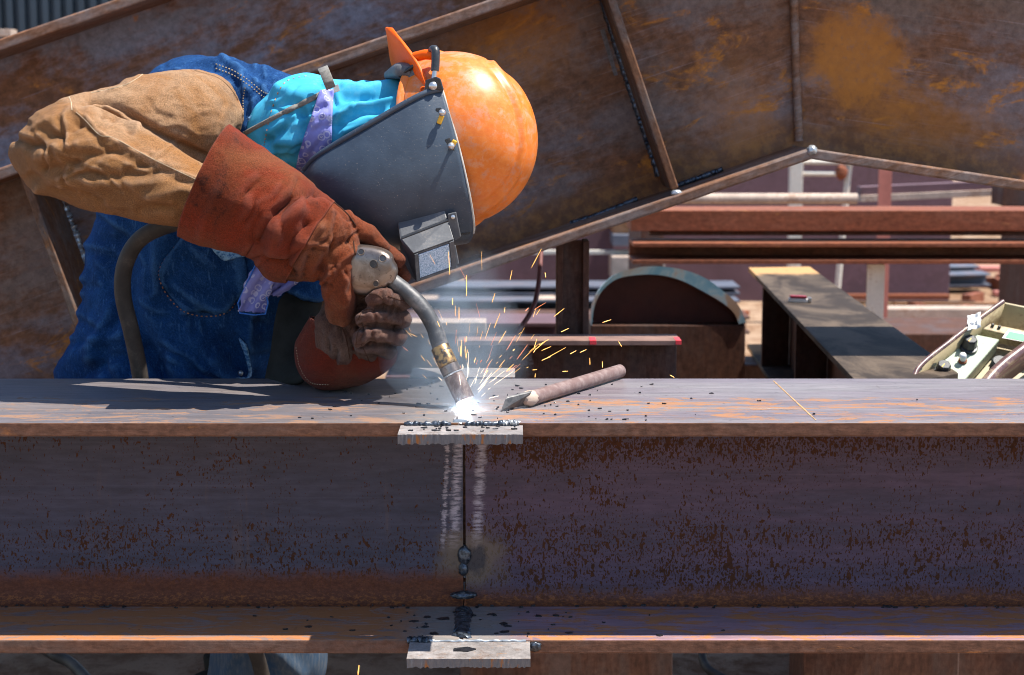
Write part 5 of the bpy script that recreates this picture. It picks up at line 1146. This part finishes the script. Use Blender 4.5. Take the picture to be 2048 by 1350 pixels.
k = NT('dirty_brass'); _a = k.noise(None, 80, 5, .7); MT['brass'] = k.done(k.mix(k.rng(_a, .42, .60), (.42, .25, .09), (.05, .04, .035)), .4, .7, k.bump(_a, .4, .001))
mb = MB(); loft(mb, [(680, 484, 684, 584, .190, .028), (704, 487, 703, 586, .183, .029), (745, 492, 735, 590, .175, .029), (768, 498, 754, 586, .170, .028), (783, 508, 769, 578, .167, .025), (788, 522, 777, 570, .165, .021)], 40, 30, True, 0, .55)
gu = mb.build('heat_guard', MT['guard'], tor, 50); bgu = bvh_of(gu)
for px, py, r_ in ((722, 504, .0048), (765, 517, .0052), (747, 528, .0062), (752, 567, .0046)):
    d_ = (X(px, py, 1.0) - CAM).normalized(); h_ = bgu.ray_cast(CAM, d_)
    if h_[0] is None: continue
    q, d = h_[0], h_[1] if h_[1].dot(d_) < 0 else -h_[1]
    mb = MB(); mb.lathe(q - d * .003, d, [(0, r_), (.0036, r_), (.0036, .0002)], 20, 0, True); mb.build('vent_hole', MT['black_plastic'], tor, 40)
    mb = MB(); P = [q + d * .0004 + (d.orthogonal().normalized() * math.cos(a) + d.cross(d.orthogonal()).normalized() * math.sin(a)) * r_ * 1.08 for a in np.linspace(0, 6.283, 22)]; mb.tube(P, .0008, 6); mb.build('hole_rim', MT['guard'], tor, 60)
np_ = spl([X(776, 556, .163), X(808, 580, .160), X(842, 612, .154), (X(866, 650, .146)), X(880, 690, .138), X(888, 712, .134)], 30)
mb = MB(); mb.tube(np_, [.0130] * 20 + [.0136] * 6 + [.0150] * 4, 20); mb.build('neck', MT['neck'], tor, 60)
def T(px, py, Y): return X(px, py, Y)
n0, n1 = T(884, 703, .136), T(933, 806, .112); nd = (n1 - n0)
for nm, s0, s1, r0, r1, mt in (('brass_collar', -.10, .27, .0152, .0158, 'brass'), ('steel_sleeve', .271, .43, .0160, .0160, 'guard'), ('sleeve_ring', .431, .46, .0170, .0170, 'steel_bright'), ('nozzle', .461, .95, .0160, .0158, 'nozzle')):
    mb = MB(); mb.tube([n0 + nd * s0, n0 + nd * (s0 + .01), n0 + nd * (s1 - .01), n0 + nd * s1], [r0 * .95, r0, r1, r1 * .94], 24); mb.build(nm, MT[mt], tor, 40)
MT['rubber'] = plain('dusty_black_rubber', (.040, .034, .030), .6, 0, .3, 25, .2, .3, (.10, .08, .065), .35)
cb = spl([X(700, 530, .20), X(600, 480, .285), X(480, 440, .335), X(400, 438, .355), X(330, 452, .37), X(278, 480, .385), X(250, 530, .395), X(246, 590, .405), X(262, 660, .42), X(275, 720, .44), X(288, 790, .46), X(330, 950, .50), X(440, 1180, .56), X(505, 1290, .58), X(530, 1370, .60)], 90)
mb = MB(); mb.tube(cb, .0145, 16); mb.build('cable', MT['rubber'], tor, 60)

# ------------------------------------------------------------------ chipping chisel with a pipe handle lying on the flange
ch = thing('chipping_chisel', 'home made chisel, a flat blade welded to a rusty pipe, lying on the flange', 'chisel', X(1150, 790, .25))
r_ = .0118; h0, h1 = Xz(1060, 797, TOPZ + r_ + .001), Xz(1240, 742, TOPZ + r_ + .001)
k = NT('brown_pipe'); _a = k.noise(None, 60, 5, .65); MT['pipe'] = k.done(k.mix(k.rng(_a, .38, .64), (.17, .105, .095), (.25, .18, .165)), .6, .2, k.bump(_a, .25, .001))
mb = MB(); d = (h1 - h0).normalized(); n = 24; ring = []
mb.lathe(h0, d, [(0, r_ * .7), (0, r_), ((h1 - h0).length, r_), ((h1 - h0).length, r_ * .78), ((h1 - h0).length - .02, r_ * .78)], n); mb.build('handle', MT['pipe'], ch, 40)
bl_ = Xz(1003, 822, TOPZ + .004); br_ = Xz(1012, 796, TOPZ + .022); s_ = h0 + d * .006
mb = MB(); pts = [Xz(1001, 823, TOPZ + .001), Xz(1052, 811, TOPZ + .002), Xz(1062, 785, TOPZ + .025), Xz(1011, 797, TOPZ + .020)]
mb.prism(pts, (0.002, .006, .003)); mb.build('blade', MT['neck'], ch, None, .0012)
mb = MB(); c0 = h0 - d * .006; mb.lathe(c0, d, [(-.012, .006), (-.004, .0115), (.003, .0135), (.010, .0125), (.013, .0118)], 20)
for i, v in enumerate(mb.v): mb.v[i] = v + Vector((random.uniform(-1, 1), random.uniform(-1, 1), random.uniform(0, 1))) * .0009
mb.build('weld_collar', MT['tan_steel'], ch, 60)

# ------------------------------------------------------------------ wire feeder control box at the right
pn = Vector((0, -.58, .81)).normalized(); PP = X(1935, 705, .92)
def C(px, py, h=0.0): return Xpl(px, py, PP + pn * h, pn)
bx_ = thing('control_box', 'beige welding control box with two black knobs and a green sticker', 'control box', C(1930, 700, -.1))
MT['beige'] = plain('dirty_beige_paint', (.40, .32, .18), .5, 0, .15, 14, .15, .4, (.17, .10, .05), .6)
MT['panel_green'] = plain('pale_green_panel', (.36, .42, .31), .5, 0, .12, 16, .1, .4, (.20, .18, .13), .5)
MT['frame_brown'] = plain('maroon_frame_paint', (.12, .062, .062), .35, 0, .2, 30, .1, .5, (.36, .28, .17), .6)
MT['green_label'] = plain('green_sticker', (.01, .38, .12), .4, 0, .06, 30, 0)
MT['white_label'] = plain('white_sticker', (.75, .72, .68), .5, 0, .08, 30, 0, .4, (.6, .25, .2), .4)
mb = MB(); mb.prism([C(1834, 792, -.045), C(1958, 655, -.045), C(2170, 690, -.045), C(2090, 830, -.045)], -pn * .14); mb.build('case', MT['beige'], bx_, None, .004)
mb = MB(); mb.prism([C(1838, 778), C(1932, 664), C(2000, 678), C(1902, 792)], -pn * .040); mb.build('control_panel', MT['panel_green'], bx_, None, .003)
mb = MB(); mb.prism([C(1838, 778, .002), C(1836, 752, .035), C(1958, 640, .035), C(1940, 655, -.04), C(1836, 785, -.04)], pn * .001); 
rim = [C(1826, 790, .035), C(1829, 752, .035), C(1846, 726, .035), C(1900, 683, .035), C(1955, 640, .035), C(1985, 618, .035), C(2006, 603, .035)]
rs_ = spl(rim, 40); lowr = [p - pn * .08 + Vector((.012, .0, 0)) for p in rs_]
mb = MB(); mb.add(rs_ + lowr, [[i, i + 1, 41 + i, 40 + i] for i in range(39)]); o = mb.build('side_wall', MT['beige'], bx_, 60); s = o.modifiers.new('s', 'SOLIDIFY'); s.thickness = .004
mb = MB(); mb.tube(rs_, .0052, 10); mb.build('frame_rail', MT['frame_brown'], bx_, 60)
mb = MB(); rl = spl([C(1950, 800, .05), C(1972, 765, .05), C(2003, 732, .05), C(2048, 697, .05), C(2110, 650, .05), C(2170, 615, .05)], 30); mb.tube(rl, .0115, 14); mb.build('frame_rail', MT['frame_brown'], bx_, 60)
mb = MB(); lw = [p - pn * .07 for p in rl]; mb.add(rl + lw, [[i, i + 1, 31 + i, 30 + i] for i in range(29)]); o = mb.build('side_wall', MT['frame_brown'], bx_, 60); s = o.modifiers.new('s', 'SOLIDIFY'); s.thickness = .004
mb = MB(); mb.prism([C(1955, 655, .005), C(1962, 643, .005), C(2160, 683, .005), C(2160, 702, .005)], -pn * .03); mb.build('shelf', MT['beige'], bx_, None, .002)
mb = MB(); mb.prism([C(2004, 676, .0062), C(2016, 660, .0062), C(2160, 688, .0062), C(2160, 706, .0062)], pn * .0008); mb.build('sticker_border', MT['white_label'], bx_)
mb = MB(); mb.prism([C(2010, 675, .0072), C(2019, 663, .0072), C(2150, 689, .0072), C(2150, 703, .0072)], pn * .0006); mb.build('green_sticker', MT['green_label'], bx_)
q0, q1 = C(2004, 606, .03), C(2170, 640, .03); mb = MB(); mb.prism([q0, q1, C(2165, 690, -.02), C(1964, 645, -.02)], (0, .004, .003)); mb.build('back_wall', MT['beige'], bx_, None, .001)
def hexknob(px, py, r):
    c = C(px, py, .001); a = pn; mb = MB(); mb.lathe(c, a, [(0, r * 1.12), (.006, r * 1.12), (.007, r * .95)], 24); o0 = mb.build('knob_base', MT['black_plastic'], bx_, 40)
    mb = MB(); mb.lathe(c + a * .007, a, [(0, r * .96), (.018, r * .86), (.022, r * .78)], 7); kb = mb.build('knob', MT['black_plastic'], bx_, None, .0012)
    u = (C(px - 8, py + 10) - C(px, py)).normalized(); mb = MB(); mb.obox(c + a * .0295 + u * r * .35, u * r * .35, u.cross(a) * .0009, a * .0004); mb.build('knob_mark', MT['yellow_plastic'], kb)
hexknob(1937, 697, .0165); hexknob(1884, 748, .0165)
c = C(1925, 723, .001); mb = MB(); mb.lathe(c, pn, [(0, .009), (.004, .009), (.005, .007)], 18); mb.build('switch_collar', MT['brown'], bx_, 40)
mb = MB(); mb.lathe(c + pn * .005, pn + Vector((-.2, 0, 0)), [(0, .006), (.012, .0075), (.016, .0062), (.018, .003)], 18); mb.build('white_button', MT['white_plastic'], bx_, 50)
mb = MB(); mb.lathe(C(1995, 745, -.02), pn, [(0, .018), (.03, .018), (.034, .015)], 20); mb.build('socket', MT['black_plastic'], bx_, 40)
for px, py in ((1985, 652), (1998, 656)): mb = MB(); mb.lathe(C(px, py, .006), pn, [(0, .0035), (.004, .0035), (.006, .002)], 10); mb.build('screw', MT['black_plastic'], bx_, 40)
mb = MB(); rs = random.Random(11); vs = []
for i in range(6):
    for j in range(5): vs.append(C(1936 + i * 5 + rs.uniform(-2, 2), 630 + j * 7.5 + rs.uniform(-2, 2) - i * 1.0, .045 + rs.uniform(-.006, .006)))
mb.add(vs, [[i * 5 + j, i * 5 + j + 1, (i + 1) * 5 + j + 1, (i + 1) * 5 + j] for i in range(5) for j in range(4)]); o = mb.build('paper_scrap', MT['white_plastic'], None, 30); s = o.modifiers.new('s', 'SOLIDIFY'); s.thickness = .0008
tag(o, 'crumpled white paper scrap caught on the control box rim', 'paper scrap', kind='thing')
cx_ = C(1990, 720, -.2); cs = thing('box_stand', 'steel stand under the beige control box, behind the beam', 'stand', (cx_.x, cx_.y, -.06))
mb = MB(); mb.box((cx_.x - .10, cx_.y - .02, -.06), (cx_.x + .14, cx_.y + .14, C(1990, 740, -.19).z - .03)); mb.build('stand_body', MT['dark_rust'], cs, None, .004)

# ------------------------------------------------------------------ hoses and things on the ground under the beam
def hose(label, pts, r, mat='rubber', name='hose', cat='hose'):
    P = spl([Xz(px, py, .02 + dz) if True else None for px, py, dz in pts], 60); mb = MB(); mb.tube(P, r, 12); o = mb.build(name, MT[mat], None, 60); tag(o, label, cat, kind='thing'); return o
hose('black hose on the dirt below the left end of the beam', [(60, 1270, 0), (100, 1305, 0), (140, 1325, 0), (175, 1360, 0), (230, 1420, 0)], .013)
hose('black hose loop on the ground right of the lower tab', [(1410, 1290, .02), (1405, 1315, 0), (1425, 1345, 0), (1500, 1370, 0), (1650, 1360, .0), (1712, 1330, 0), (1718, 1295, .03), (1700, 1270, .05)], .010)
hose('thick dark pipe lying aslant under the right part of the beam', [(1740, 1230, .02), (1790, 1300, .02), (1850, 1370, .02), (1900, 1430, .02)], .024, 'pipe', 'ground_pipe', 'pipe')
a = Xz(1630, 1310, 0); pt = thing('rusty_plate', 'rusty plate standing on edge below the beam, between hose loop and pipe', 'steel plate', (a.x, a.y, -.05))
mb = MB(); mb.prism([Xz(1612, 1372, 0) + Vector((0, 0, -.05)), Xz(1650, 1270, 0) + Vector((0, 0, -.05)), Xz(1650, 1270, 0) + Vector((0, 0, .09)), Xz(1612, 1372, 0) + Vector((0, 0, .09))], (.006, 0, 0)); mb.build('plate', MT['brown'], pt, None, .001)
mb = MB(); P = spl([X(1082, 500, 1.55), X(1078, 560, 1.5), X(1068, 610, 1.45), X(1045, 650, 1.4), X(1015, 685, 1.35), X(990, 730, 1.3), X(985, 800, 1.25)], 40); mb.tube(P, .006, 10)
o = mb.build('hose', plain('dull_red_hose', (.16, .05, .045), .6, 0, .2, 20, .1), None, 60); tag(o, 'thin dull red hose hanging behind the sparks', 'hose', kind='thing')

# ------------------------------------------------------------------ the arc, sparks and smoke
AR = X(926, 816, .108); AR.z = TOPZ + .010
arc = thing('welding_arc', 'white hot welding arc under the torch nozzle', 'arc', (AR.x, AR.y, TOPZ))
k = NT('arc_light'); k.done((1, 1, 1), .5, Emission_Color=(.80, .90, 1.0, 1), Emission_Strength=60.0); MT['arc'] = k.mat
bm = bmesh.new(); bmesh.ops.create_icosphere(bm, subdivisions=3, radius=1); mb = MB()
mb.add([AR + Vector((v.co.x * .0095, v.co.y * .0095, v.co.z * .0125 + .001)) for v in bm.verts], [[w.index for w in f.verts] for f in bm.faces]); bm.free(); mb.build('arc_core', MT['arc'], arc, 180)
mb = MB(); mb.tube([AR + Vector((.001, -.096, -.0085)), AR + Vector((.001, -.05, -.008)), AR + Vector((0, -.03, -.0075)), AR + Vector((0, 0, -.007))], [.006, .0075, .0085, .008], 12)
k = NT('molten_pool'); k.done((1, .9, .8), .5, Emission_Color=(1, .88, .90, 1), Emission_Strength=1.6); mb.build('molten_pool', k.mat, arc, 60)
al = bpy.data.lights.new('arc_lamp', 'POINT'); al.energy = 3.6; al.color = (.50, .74, 1.0); al.shadow_soft_size = .006
ao = bpy.data.objects.new('arc_lamp', al); COL.objects.link(ao); ao.parent = arc; ao.location = (AR + Vector((.001, -.006, -.003))) - parent_loc(arc)
def em(name, col, st):
    k = NT(name); k.done(col, .5, Emission_Color=(*col, 1), Emission_Strength=st); return k.mat
sm_ = [em('spark_yellow', (1.0, .50, .12), .85), em('spark_pale', (1.0, .78, .55), 1.0), em('spark_red', (.95, .28, .12), .6)]
rs = random.Random(21); mb = MB()
def spark(px, py, ang, ln, Y, w, mi):
    a = X(px, py, Y); b = X(px + math.cos(ang) * ln, py - math.sin(ang) * ln, Y + rs.uniform(-.01, .01)); mb.tube([a, a.lerp(b, .3), b], [w * .5, w, w * .55], 5, mi)
for i in range(110):
    t = rs.random()
    if t < .66: ang = R(rs.gauss(54, 17))
    elif t < .86: ang = R(rs.gauss(90, 9))
    else: ang = R(rs.gauss(124, 12))
    if not R(12) < ang < R(155): continue
    dist = abs(rs.gauss(0, 1)) * 115 + 38 if t < .8 else rs.uniform(60, 290)
    if t >= .86: dist = rs.uniform(40, 190)
    px, py = 928 + math.cos(ang) * dist, 812 - math.sin(ang) * dist
    ln = max(5, rs.gauss(20, 12)); d2 = ang + rs.gauss(0, .12) if dist < 160 else ang + rs.gauss(.15, .25)
    Y = .108 + rs.gauss(.02, .05) if dist < 90 else .12 + rs.uniform(-.05, .25)
    spark(px, py, d2, ln, Y, rs.choice([.00025, .0003, .0004, .0006]), 1 if dist < 75 else (0 if rs.random() < .86 else 2))
for px, py, an, ln in ((1063, 535, 62, 42), (933, 592, 90, 42), (1020, 560, 78, 20), (1090, 545, -80, 10), (984, 605, 72, 20), (1205, 645, 18, 18), (1237, 683, -58, 12), (1108, 633, 38, 26), (1122, 664, 25, 17), (1125, 743, 4, 11), (1180, 730, 92, 14), (1205, 735, 92, 12), (1140, 708, 28, 14), (1160, 705, 25, 14), (1340, 750, -30, 10), (1070, 755, 85, 8), (905, 610, 88, 14), (918, 640, 90, 26), (1070, 700, 40, 30), (1078, 690, 30, 22), (1085, 720, 22, 18), (1065, 740, 5, 9)):
    spark(px, py, R(an), ln, .15, .0006, 0)
spark(716, 1350, R(84), 20, -.02, .0012, 0)
tag(mb.build('sparks', sm_, None, 60), kind='stuff')
# smoke: a thin drifting veil with a denser puff added for the arc's halo
def smoke(name, rings, dens, seed, core=None):
    mb = MB(); loft(mb, rings, 24, 24); m = bpy.data.materials.new(name); m.use_nodes = True; t = m.node_tree; t.nodes.remove(t.nodes['Principled BSDF'])
    k = NT.__new__(NT); k.mat = m; k.t = t; k.tc = t.nodes.new('ShaderNodeTexCoord'); k.co = k.tc.outputs['Object']
    v = t.nodes.new('ShaderNodeVolumePrincipled'); v.inputs['Color'].default_value = (.66, .82, 1.0, 1); v.inputs['Anisotropy'].default_value = .15
    n1 = k.noise(k.map((1, 1, .6), (0, R(20), 0), (seed, seed, seed)), 13, 4, .6, 1.2)
    gn = k.t.nodes.new('ShaderNodeTexCoord')
    if core is not None:
        q = k.map((1 / core[1], 1 / core[1], 1 / core[2]), (0, 0, 0), tuple(-core[0][i] / (core[1], core[1], core[2])[i] for i in range(3)))
        ln = t.nodes.new('ShaderNodeVectorMath'); ln.operation = 'LENGTH'; t.links.new(q, ln.inputs[0]); fall = k.rng(ln.outputs['Value'], 1.0, 0.0)
        fall = k.m('POWER', fall, core[3]); d = k.m('MULTIPLY', fall, k.m('ADD', .35, k.rng(n1, .35, .65)))
    else: d = k.rng(n1, .40, .68)
    k.link(k.m('MULTIPLY', d, dens), v.inputs['Density']); t.links.new(v.outputs[0], t.nodes['Material Output'].inputs['Volume'])
    root = X(900, 700, .2); o = mb.build(name, m, None, 180)
    bm = bmesh.new(); bm.from_mesh(o.data); bmesh.ops.recalc_face_normals(bm, faces=bm.faces); bm.to_mesh(o.data); bm.free()
    for vv in o.data.vertices: vv.co -= root
    o.location = root; tag(o, kind='stuff'); return o
rt = X(900, 700, .2)
smoke('smoke', [(800, 790, 1040, 790, .16, .10), (760, 740, 1070, 740, .20, .14), (760, 660, 1050, 660, .27, .17), (790, 580, 1030, 580, .33, .17), (830, 500, 1020, 500, .38, .13)], 5.2, 2.0, ((X(880, 690, .24) - rt), .17, .24, .7))
smoke('arc_halo_fume', [(842, 870, 1012, 870, .108, .07), (820, 835, 1034, 835, .108, .085), (815, 790, 1040, 790, .108, .09), (835, 745, 1015, 745, .108, .08), (870, 705, 985, 705, .108, .05)], 2.8, 5.0, ((AR + Vector((0, -.01, .012)) - rt), .085, .085, 1.3))
